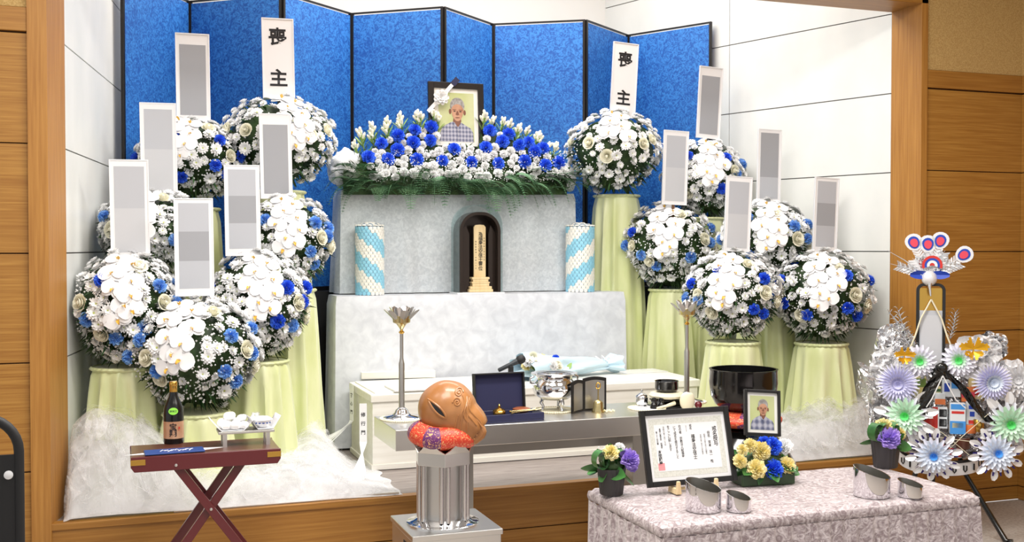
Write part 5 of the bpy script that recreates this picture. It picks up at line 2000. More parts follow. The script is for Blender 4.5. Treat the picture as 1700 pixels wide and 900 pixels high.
def pot(label, px, py, lay):
    p = on_dt(px, py)
    s = mpp(p)
    t = thing('potted_carnations', label, 'potted flowers', p, 0, 'potted lilac and yellow carnations')
    r, h = 21 * s, 44 * s
    MB().lathe([(r * 0.88, 0), (r * 0.9, 0.003), (r * 1.12, h), (r * 1.05, h), (r * 0.95, h * 0.8), (0.001, h * 0.78)], 48, 0, None, True, True, True, lambda rr, z, a: rr * (1 + 0.025 * (1 if int(a / (2 * pi) * 48) % 2 else -1))).build('pot', 'grey_plastic', t)
    rr_ = random.Random(px)
    for mm, dx, dz, dy, sc in lay:
        inst('carnation', CARN[mm][0], t, (dx * s, dy, h + dz * s), facing((dx * .012, -.8, .7)), sc)
    for i in range(9):
        a = 2 * pi * i / 9 + 0.3
        inst('leaf', LEAFG, t, (0.03 * cos(a), 0.03 * sin(a) + .01, h * 0.92), facing((cos(a) * .9, sin(a) * .9 - .3, .55), rr_.uniform(0, 6)), rr_.uniform(.8, 1.15))
    for sx, m_ in ((-27, LEAFG), (-12, LEAFG), (14, LEAFG)):
        # big leaf rolled into a loop
        b = MB()
        b.grid(lambda u, v: ((sx + 13 * cos(2 * pi * v * .8 + 1)) * s * 0.9, -0.02 + (u - .5) * 0.05, h + (16 + 15 * sin(2 * pi * v * .8 + 1)) * s), 3, 14)
        b.build('rolled_leaf', 'leaf_gloss', t)
    g_ = MB()
    for i in range(40):
        q = Vector((rr_.uniform(-25, 36) * s, rr_.uniform(-.02, .04), h + rr_.uniform(8, 36) * s))
        g_.add([q + Vector(o) * 0.003 for o in O6], F8, 0, True)
    g_.build('baby_breath', 'petal_white', t, kind='stuff')
    b = MB()
    b.ball((0, 0, h + 0.008), (r * 1.0, r * 1.0, 0.03), 14, 8)
    b.build('foliage', 'leaf_dark', t)
    return t


pot('dark ribbed pot of lilac and yellow carnations at the table corner by the certificate', 1015, 820, [('petal_yellow', -8, 26, -.03, .75), ('petal_lilac', 24, 12, -.03, 1.0), ('petal_lilac', 30, 2, -.02, .7), ('petal_white', 16, 30, .01, .5)])
pot('dark ribbed pot of lilac and yellow carnations in front of the foil wreath', 1470, 775, [('petal_yellow', -6, 20, .0, .95), ('petal_lilac', -8, 4, -.04, 1.15), ('petal_lilac', 2, 10, -.03, .8), ('petal_yellow', 26, 8, .0, .7), ('petal_yellow', 14, 22, .01, .6)])


def cup(label, px, py, w, hl, hr, group):
    """slant-cut steel incense cup"""
    p = on_dt(px, py)
    s = mpp(p)
    r = w * s / 2
    p.y += r * 0.55
    b = MB()
    n = 40
    v, f = [], []
    hm, dh = (hl + hr) / 2 * s, (hl - hr) / 2 * s
    th = 0.0022
    rings = [(r * 0.97, 0, 0), (r, 0.004, 0), (r, None, 1), (r - th, None, 1), (r - th, 0.006, 0), (0.0005, 0.006, 0)]
    for rr, z, rim in rings:
        for i in range(n):
            a = 2 * pi * i / n
            zz = hm - dh * cos(a) + r * 0.22 * sin(a) if rim else z
            v.append((rr * cos(a), rr * sin(a), zz))
    for j in range(len(rings) - 1):
        for i in range(n):
            a, c = j * n + i, j * n + (i + 1) % n
            f.append((a, c, c + n, a + n))
    f.append(tuple(range(n))[::-1])
    b.add(v, f, 0, True)
    for q in range(len(b.f)):
        if 3 * n <= q < 5 * n:
            b.m[q] = 1
    o = b.build('incense_cup', ['chrome', 'steel_satin'], None, p)
    tag(o, label, 'cup', group)


G_ = 'slant-cut steel incense cups'
cup('large slant-cut steel incense cup in front of the framed certificate', 1176, 850, 60, 48, 36, G_)
cup('small slant-cut steel incense cup in front of the flower box', 1232, 850, 41, 29, 22, G_)
cup('large slant-cut steel incense cup in front of the carnation pot by the wreath', 1458, 826, 60, 47, 34, G_)
cup('small slant-cut steel incense cup at the wreath end of the table', 1519, 826, 41, 26, 19, G_)

# ================================================================== red folding table with offerings
RZ = 0.75
ra, rbk = atz(217, 761, RZ), atz(465, 743, RZ)
rc = atz(213, 743, RZ)
rx0, rx1, ry0, ry1 = ra.x, rbk.x, 4.90, 5.18
rt = thing('folding_table', 'dark red lacquered folding table with crossed legs and brass corners', 'table', (rx0, ry0, 0))
RW, RD = rx1 - rx0, ry1 - ry0
MB().box(0.004, RW - .004, 0.004, RD - .004, RZ - 0.012, RZ).build('top', 'lacquer_brown', rt, bevel=0.002)
apr = lambda x0, x1: [(x0, RZ - 0.001), (x0, RZ - 0.045), (x0 + 0.014, RZ - 0.066), (x1 - 0.014, RZ - 0.066), (x1, RZ - 0.045), (x1, RZ - 0.001)]
MB().prism(apr(0, RW)[::-1], -0.012, 0.004).build('apron', 'lacquer_red', rt, bevel=0.002)
MB().prism(apr(0, RW)[::-1], RD - 0.004, RD + 0.012).build('apron', 'lacquer_red', rt, bevel=0.002)
for x0_, x1_ in ((0.0, 0.012), (RW - 0.012, RW)):
    MB().box(x0_, x1_, 0.004, RD - 0.004, RZ - 0.05, RZ - 0.012).build('end_rail', 'lacquer_red', rt)
for x0_ in (-0.001, RW - 0.060):
    c_ = MB()
    c_.box(x0_, x0_ + 0.061, -0.0145, -0.011, RZ - 0.036, RZ - 0.012)
    c_.box(x0_ if x0_ < 0 else RW - 0.001, (x0_ + 0.003) if x0_ < 0 else RW + 0.0015, -0.012, 0.03, RZ - 0.036, RZ - 0.012)
    c_.build('brass_corner', 'gold', rt, bevel=0.002)


def leg_bar(x0, z0, x1, z1, y0, y1, wd=0.036):
    d_ = Vector((x1 - x0, 0, z1 - z0))
    L_ = d_.length
    T_ = Matrix.Translation((x0, 0, z0)) @ Matrix.Rotation(-atan2(d_.z, d_.x), 4, 'Y')
    return MB().box(0, L_, y0, y1, -wd / 2, wd / 2, 0, T_).build('leg', 'lacquer_red', rt, bevel=0.002)


zc = 0.48
for y0_, y1_ in ((0.006, 0.024), (RD - 0.024, RD - 0.006)):
    leg_bar(0.185, RZ - 0.05, 0.185 + 0.50, 0.0, y0_, y1_)
for y0_, y1_ in ((0.028, 0.046), (RD - 0.046, RD - 0.028)):
    leg_bar(0.475, RZ - 0.05, 0.475 - 0.50, 0.0, y0_, y1_)
for x_, z_ in ((0.185, RZ - 0.045), (0.332, 0.497)):
    MB().lathe([(0.007, 0), (0.006, 0.003), (0.001, 0.005)], 12, 0, Matrix.Translation((x_, 0.006 if z_ < .6 else -0.012, z_)) @ Matrix.Rotation(pi / 2, 4, 'X')).build('rivet', 'steel', rt)
MB().box(0.0, 0.02, 0.03, RD - 0.03, 0.02, 0.05, 0, Matrix.Translation((0.01, 0, 0))).build('foot_rail', 'lacquer_red', rt)


def on_rt(px, py):
    return atz(px, py, RZ + 0.0005)


p = on_rt(289, 737)
s = mpp(p)
sk = thing('sake_bottle', 'black sake bottle with gold cap, copper label and round green sticker', 'bottle', (p.x, p.y + 0.03, RZ), radians(-4))
r = 16.5 * s
H = 103 * s
MB().lathe([(r * 0.94, 0), (r, 0.006), (r, H * 0.50), (r * 0.94, H * 0.575), (r * 0.72, H * 0.67), (r * 0.46, H * 0.76), (r * 0.37, H * 0.84), (r * 0.36, H * 0.93)], 28).build('glass', 'bottle', sk)
MB().lathe([(r * 0.385, H * 0.79), (r * 0.37, H * 0.92), (r * 0.40, H * 0.925), (r * 0.40, H * 0.99), (r * 0.34, H)], 20).build('cap', 'gold', sk)
MB().grid(lambda u, v: (r * 1.012 * sin(lerp(-1.35, 1.35, u)), -r * 1.012 * cos(lerp(-1.35, 1.35, u)), lerp(H * 0.09, H * 0.365, v)), 20, 2).build('label_band', 'label_copper', sk)
letter(sk, vtext('宝翔', 0.034, 'ink', .018, .85), (-0.002, -r * 1.03, H * 0.235))
letter(sk, vtext('清酒', 0.010, 'red', .03, .85), (r * 0.55, -r * 0.90, H * 0.25), (0, 0, 0.6))
gsr = MB()
gsr.lathe([(0.021, 0), (0.021, 0.001)], 20, 0, Matrix.Scale(0.78, 4, (0, 0, 1)) @ Matrix.Rotation(pi / 2, 4, 'X'))
gs_ = gsr.build('round_sticker', 'green_seal', sk)
gs_.location = (0, -r * 0.985, H * 0.535)
gs_.rotation_euler = (radians(-14), 0, 0)
letter(gs_, text_mesh('純米酒', 0.011, 'ink', .02), (0, -0.0014, 0))

# paper and blue packet
p = on_rt(285, 752)
pa = MB().poly([(-0.20, -0.02, 0), (0.05, -0.05, 0), (0.24, 0.02, 0), (0.02, 0.05, 0)]).build('folded_paper', 'paper', None, (p.x, p.y + 0.035, RZ + 0.0012), (0, 0, 0.05))
md = pa.modifiers.new('thick', 'SOLIDIFY')
md.thickness = 0.001
tag(pa, 'white folded paper sticking out under the blue envelope and bottle', 'paper')
pk = thing('blue_envelope', 'flat blue envelope with white brush writing in front of the sake bottle', 'envelope', (p.x + 0.012, p.y + 0.018, RZ + 0.0025), radians(2))
MB().box(-0.125, 0.125, -0.055, 0.05, 0, 0.006).build('cover', 'blue_print', pk, bevel=0.002)
g = MB()
rnd = random.Random(8)
for i in range(9):
    x_ = -0.06 + 0.015 * i
    g.tube([(x_, -0.012 + 0.02 * sin(i * 2.1), 0.0066), (x_ + 0.012, 0.004 + 0.012 * cos(i * 1.7), 0.0066), (x_ + 0.02, -0.006 + 0.015 * sin(i), 0.0066)], 0.002, 5)
g.build('brush_writing', 'paper', pk)

# offering stand with rice dumplings
a_, c_ = on_rt(372, 744), on_rt(448, 737)
os_ = thing('offering_stand', 'small silver-grey four-legged tray stand on the red table', 'stand', ((a_.x + c_.x) / 2 - 0.002, (a_.y + c_.y) / 2 + 0.055, RZ))
s = mpp(a_)
ow = 92 * s
oz = 26 * s
MB().box(-ow / 2, ow / 2, -0.06, 0.06, oz - 0.012, oz).build('tray', 'steel', os_, bevel=0.002)
for xx in (-ow / 2 + 0.02, ow / 2 - 0.038):
    for yy in (-0.055, 0.037):
        MB().box(xx, xx + 0.018, yy, yy + 0.018, 0, oz - 0.012).build('leg', 'steel', os_)
oc = Vector(os_.location)
for k, (dx, dw, rz_) in enumerate(((-0.06, 0.20, 0), (0.08, 0.14, 0.1))):
    def sheet(u, v, dw=dw):
        xx = (u - .5) * dw
        e_ = abs(u - .5) * 2
        return (xx, (v - .5) * 0.11, 0.001 + 0.055 * max(0, e_ - .5) ** 1.1 * 2.2)
    o = MB().grid(sheet, 12, 4).build('offering_paper', 'paper', None, (oc.x + dx, oc.y, RZ + oz + 0.001 + 0.001 * k), (0, 0, rz_))
    md = o.modifiers.new('thick', 'SOLIDIFY')
    md.thickness = 0.001
    md.offset = 1
    tag(o, ('white paper with upturned ends under the rice dumplings', 'white paper with upturned ends under the blue and white bowl')[k], 'paper')
rnd = random.Random(2)
DUMP = None
for i, (dx, dy, dz, sc) in enumerate([(-.092, .022, 0, 1.35), (-.035, .026, 0, 1.3), (-.088, -.026, 0, 1.05), (-.048, -.03, 0, 1.1), (-.008, -.026, 0, 1.0), (-.068, .012, .036, 1.15), (-.012, .012, .028, 0.95)]):
    if DUMP is None:
        b = MB()
        b.grid(lambda u, v: ((0.023 + .003 * sin(3 * u * pi * 2)) * cos(2 * pi * u) * sin(pi * v) ** .55, (0.022 + .003 * sin(5 * u * pi * 2)) * sin(2 * pi * u) * sin(pi * v) ** .55, 0.016 - 0.016 * cos(pi * v)), 18, 10, 0, None, True, True)
        DUMP = b.mesh('rice_dumpling', ['rice'])
    o = bpy.data.objects.new('rice_dumpling', DUMP)
    COL.objects.link(o)
    o.location = (oc.x + dx, oc.y + dy, RZ + oz + 0.006 + dz)
    o.rotation_euler = (rnd.uniform(-.12, .12), rnd.uniform(-.12, .12), rnd.uniform(0, 6))
    o.scale = (sc, sc, sc)
    tag(o, 'white rice dumpling heaped on paper on the small silver stand', 'dumpling', 'rice dumplings on the offering stand')
rbw = thing('rice_bowl', 'blue and white porcelain bowl heaped with rice beside the dumplings', 'bowl', (oc.x + 0.075, oc.y - 0.012, RZ + oz + 0.006))
MB().lathe([(0.018, 0), (0.02, 0.004), (0.036, 0.018), (0.046, 0.034), (0.047, 0.036), (0.044, 0.035), (0.03, 0.018), (0.001, 0.01)], 28).build('bowl', 'white_glaze', rbw)
MB().grid(lambda u, v: (0.044 * cos(2 * pi * u) * cos(v * pi / 2), 0.044 * sin(2 * pi * u) * cos(v * pi / 2), 0.033 + 0.018 * sin(v * pi / 2) + 0.0015 * noise.noise(Vector((u * 30, v * 12, 0)))), 24, 6, 0, None, True, True).build('rice', 'rice', rbw)
for i in range(5):
    a = -pi / 2 + (i - 2) * 0.42
    m_ = MB().ball((0, 0, 0), (0.006, 0.0015, 0.005), 8, 5).build('painted_motif', 'blue_print', rbw)
    m_.location = (0.0405 * cos(a), 0.0405 * sin(a), 0.0235)
    m_.rotation_euler = (radians(-38), 0, a + pi / 2)
wg = thing('water_glass', 'small clear glass of water behind the rice bowl', 'glass', (oc.x + 0.052, oc.y + 0.044, RZ + oz + 0.004))
MB().lathe([(0.016, 0), (0.02, 0.062), (0.0185, 0.062), (0.015, 0.004), (0.001, 0.004)], 20).build('tumbler', 'glass', wg)
MB().lathe([(0.0148, 0.005), (0.0172, 0.04)], 18).build('water', 'glass', wg)

# ================================================================== black sign stand at the hall's edge
sx_ = aty(32, 800, 3.0)
sg = thing('sign_stand', 'black tubular sign stand with rounded corner and white fixing button', 'sign', (sx_.x - 0.35, 3.0, 0))
zt_ = aty(0, 705, 3.0).z + 0.02
hw = 0.35
pts_ = [(hw, 0, 0.02)] + [(hw, 0, zt_ - 0.09)] + [(hw - 0.09 + 0.09 * cos(pi / 2 * i / 8), 0, zt_ - 0.09 + 0.09 * sin(pi / 2 * i / 8)) for i in range(1, 9)]
pts_ += [(-hw + 0.09 - 0.09 * sin(pi / 2 * i / 8), 0, zt_ - 0.09 + 0.09 * cos(pi / 2 * i / 8)) for i in range(0, 9)] + [(-hw, 0, 0.02)]
MB().tube(pts_, 0.0125, 10).build('tube_frame', 'black_matte', sg)
zp = aty(10, 755, 3.0).z
MB().box(-hw + 0.006, hw - 0.008, -0.006, 0.002, 0.25, zp).build('panel', 'black_matte', sg)
for sxx in (-1, 1):
    MB().box(sxx * hw - 0.02, sxx * hw + 0.02, -0.2, 0.2, 0, 0.025).build('foot', 'black_matte', sg, bevel=0.004)
    for z_ in (aty(26, 787, 3.0).z, 0.4):
        MB().lathe([(0.011, 0), (0.011, 0.004), (0.008, 0.006)], 16, 0, Matrix.Translation((sxx * (hw - 0.024), -0.006, z_)) @ Matrix.Rotation(pi / 2, 4, 'X')).build('button', 'white_glaze', sg)

# ================================================================== foil memorial wreath
wy = 5.0
C = aty(1562, 600, wy)
ws = mpp(C)
WR = thing('foil_wreath', 'glittering silver foil wreath of food packets and artificial flowers with a peacock on top', 'wreath', (C.x, wy, 0), radians(-34))


def wp(px, py, dep=0.0):
    """point on the wreath's own upright plane, dep metres towards the viewer's side"""
    return Vector(((px - 1562) * ws, -dep, aty(1562, py, wy).z))


# easel
for sx in (-1, 1):
    MB().tube([wp(1562 + sx * 8, 600, -0.02), wp(1562 + sx * 34, 775, 0.0), Vector((sx * 0.30 + 0.03, -0.12, 0.012)), Vector((sx * 0.33 + 0.03, -0.14, 0.006))], [0.012, 0.014, 0.016, 0.02], 8).build('leg', 'black_gloss', WR)
MB().tube([wp(1562, 560, -0.05), wp(1562, 700, -0.2), Vector((0, 0.34, 0.012))], 0.013, 8).build('leg', 'black_gloss', WR)
MB().tube([wp(1530, 770, 0.0), wp(1594, 770, 0.0)], 0.010, 8).build('crossbar', 'black_gloss', WR)
# basket rim
for k in (0, 1):
    MB().grid(lambda u, v, k=k: tuple(wp(1562 + 66 * cos(pi + pi * u), 748 - 0 + 16 * sin(pi * u) * 1.0 + (v * 20 if k == 0 else -v * 5), 0.10 * sin(pi * u) + (0.004 if k else 0))), 30, 3).build('basket_rim' if k == 0 else 'basket_edge', 'white_foil' if k == 0 else 'black_wood', WR)
for i in range(9):
    u = 0.14 + 0.72 * i / 8
    q = wp(1562 + 66 * cos(pi + pi * u), 758 + 16 * sin(pi * u), 0.10 * sin(pi * u) + 0.006)
    if i % 3 == 1:
        MB().tube([q + Vector((0, 0, 0.018)), q + Vector((0, 0, -0.018))], 0.005, 6).build('rim_mark', 'black_wood', WR)
    else:
        MB().tube([q + Vector((-0.008, 0, 0.018)), q + Vector((-0.008, 0, -0.006)), q + Vector((0, 0, -0.018)), q + Vector((0.008, 0, -0.006)), q + Vector((0.008, 0, 0.018))], 0.004, 6).build('rim_mark', 'black_wood', WR)
# backing: round foil disc
b = MB()
b.grid(lambda u, v: tuple(wp(1568 + 112 * v * cos(2 * pi * u), 668 + 96 * v * sin(2 * pi * u), -0.06 + 0.015 * sin(14 * 2 * pi * u) * v + 0.02 * noise.noise(Vector((u * 20, v * 8, 3))))), 84, 6, 0, None, True, True)
b.build('foil_backing', 'foil', WR)


# crumpled sheets of cellophane and foil round the rim
def crumple(name, m, cx, cy, rx, ry, dep, seed, amp=0.05, n=16):
    rr = random.Random(seed)
    b = MB()

    def fn(u, v):
        a = 2 * pi * u
        k = v * (1 + 0.22 * noise.noise(Vector((cos(a) * 2.2, sin(a) * 2.2, seed))))
        return tuple(wp(cx + rx * k * cos(a), cy + ry * k * sin(a), dep + amp * noise.noise(Vector((cos(a) * 4 * v, sin(a) * 4 * v, seed + 5))) + amp * 0.7 * (1 - abs(noise.noise(Vector((cos(a) * 9 * v, sin(a) * 9 * v, seed + 1)))))))
    b.grid(fn, 40, 9, 0, None, False, True)
    return b.build(name, m, WR)


for i, (cx, cy, rx, ry, m) in enumerate([(1480, 660, 40, 60, 'cello'), (1455, 640, 28, 34, 'cello'), (1490, 580, 34, 44, 'foil'), (1505, 700, 30, 46, 'cello'), (1620, 592, 38, 40, 'white_foil'),
                                         (1668, 628, 36, 36, 'white_foil'), (1672, 690, 40, 56, 'cello'), (1690, 640, 26, 40, 'cello'), (1655, 720, 40, 40, 'cello'), (1640, 575, 26, 26, 'foil'), (1485, 615, 36, 36, 'white_foil'), (1520, 640, 30, 40, 'foil'), (1608, 640, 30, 44, 'foil'), (1690, 665, 30, 34, 'white_foil'), (1535, 730, 40, 26, 'foil'), (1650, 655, 34, 40, 'foil'), (1470, 690, 24, 40, 'foil'), (1600, 735, 40, 24, 'foil'), (1475, 600, 26, 26, 'cello'), (1560, 690, 60, 50, 'foil')]):
    crumple('crumpled_foil' if m != 'cello' else 'cellophane', m, cx, cy, rx, ry, -0.03 + 0.01 * (i % 3), i + 1, 0.07 if m != 'foil' else 0.05)


# silver fern fronds: stacks of little arcs
def foil_frond(px0, py0, px1, py1, n, w, dep):
    b = MB()
    for i in range(n):
        t_ = i / (n - 1)
        cx, cy = lerp(px0, px1, t_), lerp(py0, py1, t_)
        ww = w * (0.55 + 0.6 * sin(pi * (0.15 + 0.8 * t_)))
        for sg_ in (-1, 1):
            b.grid(lambda u, v: tuple(wp(cx + sg_ * ww * u, cy - 7 * sin(pi * u * 0.75) + 3.0 * v * (1 - u), dep + 0.03 * sin(pi * u) * (1 if sg_ > 0 else .7))), 6, 1, 0)
    b.tube([wp(px0, py0, dep), wp((px0 + px1) / 2 + 2, (py0 + py1) / 2, dep), wp(px1, py1, dep)], 0.0025, 5)
    return b.build('foil_frond', 'foil', WR)


foil_frond(1508, 580, 1494, 516, 9, 14, 0.03)
foil_frond(1522, 590, 1490, 545, 7, 13, 0.05)
foil_frond(1575, 560, 1583, 518, 8, 11, 0.02)
foil_frond(1512, 560, 1480, 520, 6, 11, 0.01)
foil_frond(1600, 600, 1650, 570, 7, 12, 0.01)
for i, (x0, y0, x1, y1) in enumerate([(1495, 700, 1440, 618), (1500, 720, 1450, 640), (1510, 735, 1462, 668), (1488, 680, 1436, 606)]):
    b = MB()
    b.grid(lambda u, v: tuple(wp(lerp(x0, x1, u) + 7 * (v - .5) * (1 + u), lerp(y0, y1, u) + 5 * (v - .5) + 2 * sin(u * 22 + v * 3), 0.02 + 0.02 * sin(u * 16 + i))), 26, 4)
    b.build('foil_streamer', 'foil', WR)


# artificial flowers
def art_flower(px, py, r, mats, rings, leaves=None, dep=0.1, cen=None):
    s_ = Matrix.Rotation(pi / 2, 4, 'X')
    R_ = r * ws * 1.12
    fl = MB()
    fl.lathe([(R_ * 0.2, 0), (R_ * .22, .006), (0.001, 0.02)], 10)
    o = fl.build('artificial_flower', cen or mats[-1], WR)
    o.location = wp(px, py, dep)
    o.rotation_euler = (pi / 2 + random.uniform(-.15, .15), 0, random.uniform(-.25, .25))
    for k, (n, L_, tl, w) in enumerate(rings):
        b = MB()
        for i in range(n):
            petal(b, R_ * L_, R_ * w, 0.002 * k, tl, 2 * pi * i / n + 0.35 * k, 0.25, 0, 0.004, 3)
        b.build('petal_ring', mats[min(k, len(mats) - 1)], o)
    if leaves:
        for i in range(leaves[0]):
            b = MB()
            petal(b, R_ * 0.6, R_ * 0.40, -0.006, -0.1, 2 * pi * i / leaves[0] + .2, 0.3, 0, R_ * 0.92, 4)
            b.build('foil_leaf', leaves[1], o)
        b = MB()
        for i in range(18):
            petal(b, R_ * 1.22, R_ * 0.2, -0.004, 0.02, 2 * pi * i / 18, 0.2, 0, 0.004, 2)
        b.build('under_ring', leaves[2], o)
    return o


DAH = [(18, 1.0, 0.05, 0.30), (16, 0.92, 0.28, 0.28), (14, 0.78, 0.5, 0.26), (12, 0.58, 0.8, 0.22), (9, 0.38, 1.1, 0.2)]
art_flower(1524, 596, 23, ['white_art', 'white_art', 'white_art', 'mint_petal', 'green_petal'], DAH, dep=0.13)
art_flower(1585, 593, 24, ['white_art', 'white_art', 'white_art', 'mint_petal', 'green_petal'], DAH, dep=0.13)
SPK = [(30, 1.0, 0.1, 0.15), (28, 0.92, 0.35, 0.15), (24, 0.8, 0.6, 0.15), (20, 0.62, 0.85, 0.15), (14, 0.42, 1.1, 0.15)]
art_flower(1491, 634, 30, ['white_art', 'lav_petal', 'lav_petal', 'lav_petal'], SPK, dep=0.12)
art_flower(1634, 627, 28, ['white_art', 'lav_petal', 'lav_petal', 'ice_petal'], SPK, dep=0.12)
art_flower(1503, 686, 30, ['white_art', 'mint_petal', 'mint_petal', 'mint_petal', 'green_petal'], DAH, (9, 'white_foil', 'white_foil'), dep=0.14)
art_flower(1661, 692, 30, ['white_art', 'mint_petal', 'mint_petal', 'mint_petal', 'green_petal'], DAH, (9, 'white_foil', 'white_foil'), dep=0.14)
art_flower(1545, 746, 26, ['white_art', 'ice_petal', 'ice_petal', 'ice_petal', 'sky_petal'], DAH, (10, 'white_foil', 'purple_foil'), dep=0.19)
art_flower(1640, 740, 26, ['white_art', 'ice_petal', 'ice_petal', 'ice_petal', 'sky_petal'], DAH, (10, 'white_foil', 'purple_foil'), dep=0.17)
art_flower(1678, 626, 26, ['white_foil', 'white_foil', 'white_foil', 'white_foil'], DAH, dep=0.05)


# goods
def pack(name, x0, y0, x1, y1, dep, th, bands, m):
    a_, c_ = wp(x0, y1, dep), wp(x1, y0, dep)
    o = MB().box(a_.x, c_.x, -dep, -dep + th, a_.z, c_.z).build(name, m, WR, bevel=0.003)
    for (u0, u1, v0, v1, mm) in bands:
        MB().box(lerp(a_.x, c_.x, u0), lerp(a_.x, c_.x, u1), -dep - 0.0012, -dep, lerp(a_.z, c_.z, v0), lerp(a_.z, c_.z, v1)).build('printed_band', mm, o)
    return o


o = pack('drink_carton', 1572, 664, 1596, 714, 0.12, 0.05, [(0, 1, 0, .42, 'pack_blue'), (0.1, .9, .66, .74, 'red'), (0.05, .95, .8, .97, 'pack_blue'), (0.15, .85, .2, .36, 'petal_yellow')], 'pack_pale')
pack('snack_packet', 1546, 672, 1569, 707, 0.10, 0.03, [(0, .35, 0, 1, 'red'), (.45, .95, .55, .9, 'ink'), (.45, .95, .1, .45, 'ink'), (.52, .88, .6, .85, 'pack_pale'), (.52, .88, .15, .4, 'pack_pale')], 'pack_pale')
pack('snack_packet', 1598, 662, 1616, 702, 0.09, 0.03, [(.2, .8, .7, .85, 'deep_blue'), (.2, .8, .1, .25, 'red'), (.3, .7, .4, .6, 'deep_blue')], 'pack_pale')
pack('snack_packet', 1550, 650, 1566, 668, 0.09, 0.03, [(0, 1, 0, .5, 'orange')], 'pack_pale')
pack('snack_packet', 1562, 628, 1590, 656, 0.07, 0.03, [(0.1, .4, .3, .8, 'deep_blue'), (.5, .9, .5, .9, 'pack_blue')], 'pack_pale')
pack('snack_packet', 1548, 640, 1560, 652, 0.06, 0.03, [(0, 1, .3, .7, 'leaf_mid')], 'petal_yellow')
pack('snack_packet', 1592, 640, 1612, 664, 0.06, 0.03, [(0, 1, .3, .7, 'pink')], 'orange')
pack('snack_packet', 1520, 625, 1538, 660, 0.03, 0.03, [(0, 1, .5, .9, 'bud')], 'petal_yellow')
pack('snack_packet', 1604, 626, 1626, 660, 0.03, 0.03, [(.1, .9, .2, .6, 'red')], 'petal_yellow')
for (px, py, r, h, m_) in [(1542, 703, 9, 24, 'red'), (1604, 706, 10, 14, 'orange'), (1617, 700, 9, 20, 'gold'), (1556, 728, 11, 16, 'steel'), (1594, 730, 11, 18, 'lacquer_brown'), (1582, 745, 10, 14, 'red'), (1540, 690, 7, 14, 'terracotta')]:
    q = wp(px, py + h / 2, 0.08)
    c_ = MB().lathe([(r * ws * .92, 0), (r * ws, .003), (r * ws, h * ws - .003), (r * ws * .9, h * ws)], 18).build('food_can', m_, WR)
    c_.location = q
    l_ = MB().lathe([(r * ws * .93, h * ws), (r * ws * .93, h * ws + .002)], 18).build('can_lid', 'steel', c_)
for pts_ in ([(1525, 690), (1560, 712), (1600, 745)], [(1628, 678), (1590, 715), (1560, 748)], [(1545, 718), (1610, 724)]):
    MB().tube([wp(x_, y_, 0.16) for x_, y_ in pts_], 0.002, 5).build('binding_string', 'rope_cream', WR)
# black ribbon over the goods
for pts_ in ([(1556, 612), (1538, 640), (1531, 665), (1525, 690)], [(1560, 612), (1588, 636), (1610, 668), (1632, 692)]):
    b = MB()
    P_ = [Vector((x_, y_)) for x_, y_ in pts_]

    def rib(u, v):
        t_ = u * (len(P_) - 1)
        i = min(int(t_), len(P_) - 2)
        q = P_[i].lerp(P_[i + 1], t_ - i)
        return tuple(wp(q.x + (v - .5) * 17, q.y + (v - .5) * 3, 0.165 + 0.012 * sin(u * 9 + v * 5)))
    b.grid(rib, 20, 5)
    b.build('black_ribbon', 'black_gloss', WR)
b = MB()
b.ball(tuple(wp(1557, 606, 0.16)), (0.035, 0.02, 0.03), 14, 8)
b.build('ribbon_knot', 'black_gloss', WR)
for sx in (-1, 1):
    MB().tube([wp(1558, 618, 0.185), wp(1558 + sx * (16 if sx < 0 else 20), 656, 0.18), wp(1558 + sx * (24 if sx < 0 else 36), 670, 0.17)], 0.0035, 6).build('white_cord', 'paper', WR)
# gold butterflies
for px, py, k, tilt in ((1500, 590, 0.75, .9), (1605, 577, 1.0, -.35)):
    bt = MB().tube([wp(px, py - 12 * k, 0.16), wp(px, py + 12 * k, 0.16)], 0.004, 6).build('gold_butterfly', 'gold_foil', WR)
    for sx in (-1, 1):
        for up_ in (1, -.7):
            b = MB()
            for i in range(7):
                a = radians(lerp(8, 72, i / 6)) * (1 if up_ > 0 else -1)
                L_ = (24 if up_ > 0 else 15) * k * (0.85 + .15 * sin(i * 1.2))
                p0_, p1_ = wp(px, py - 3 * up_, 0.165), wp(px + sx * L_ * cos(a), py - L_ * sin(a), 0.185)
                d_ = (p1_ - p0_)
                n_ = Vector((-d_.z, 0, d_.x)).normalized() * 0.0075 * k
                b.add([p0_ - n_ * .3, p1_ - n_, p1_ + n_, p0_ + n_ * .3], [(0, 1, 2, 3)])
            b.build('wing', 'gold_foil', bt)
# name board in its black arched frame
bt_ = 478
hgt = (610 - bt_) * ws
bo = wp(1544, 610, 0.04)
nb = MB()
arch_shell(nb, 45 * ws, hgt + 8 * ws, 0.016, -0.012, 0.012, 0, 12 * ws)
nbo = nb.build('name_board_frame', 'black_matte', WR)
nbo.location = bo
g = MB()
g.box(-18 * ws, 18 * ws, -0.004, 0.004, 0, hgt)
MB().box(-18 * ws, 18 * ws, -0.003, 0.003, 0, hgt).build('name_board', 'gold', nbo)
MB().box(-18 * ws, 18 * ws, -0.0075, -0.0032, 0, hgt * 0.72).build('name_paper', 'card_grey1', nbo)
MB().box(-16 * ws, 17 * ws, -0.009, -0.0077, 0.0, hgt * 0.66).build('printed_field', 'card_grey3', nbo)
for sx in (-1, 1):
    MB().tube([bo + Vector((0, -0.02, hgt * .86)), bo + Vector((sx * 16 * ws, -0.025, hgt * .62)), bo + Vector((sx * 24 * ws, -0.03, hgt * 0.42)), bo + Vector((sx * 33 * ws, -0.03, hgt * 0.24))], 0.005, 8).build('twisted_cord', 'rope_cream', WR)
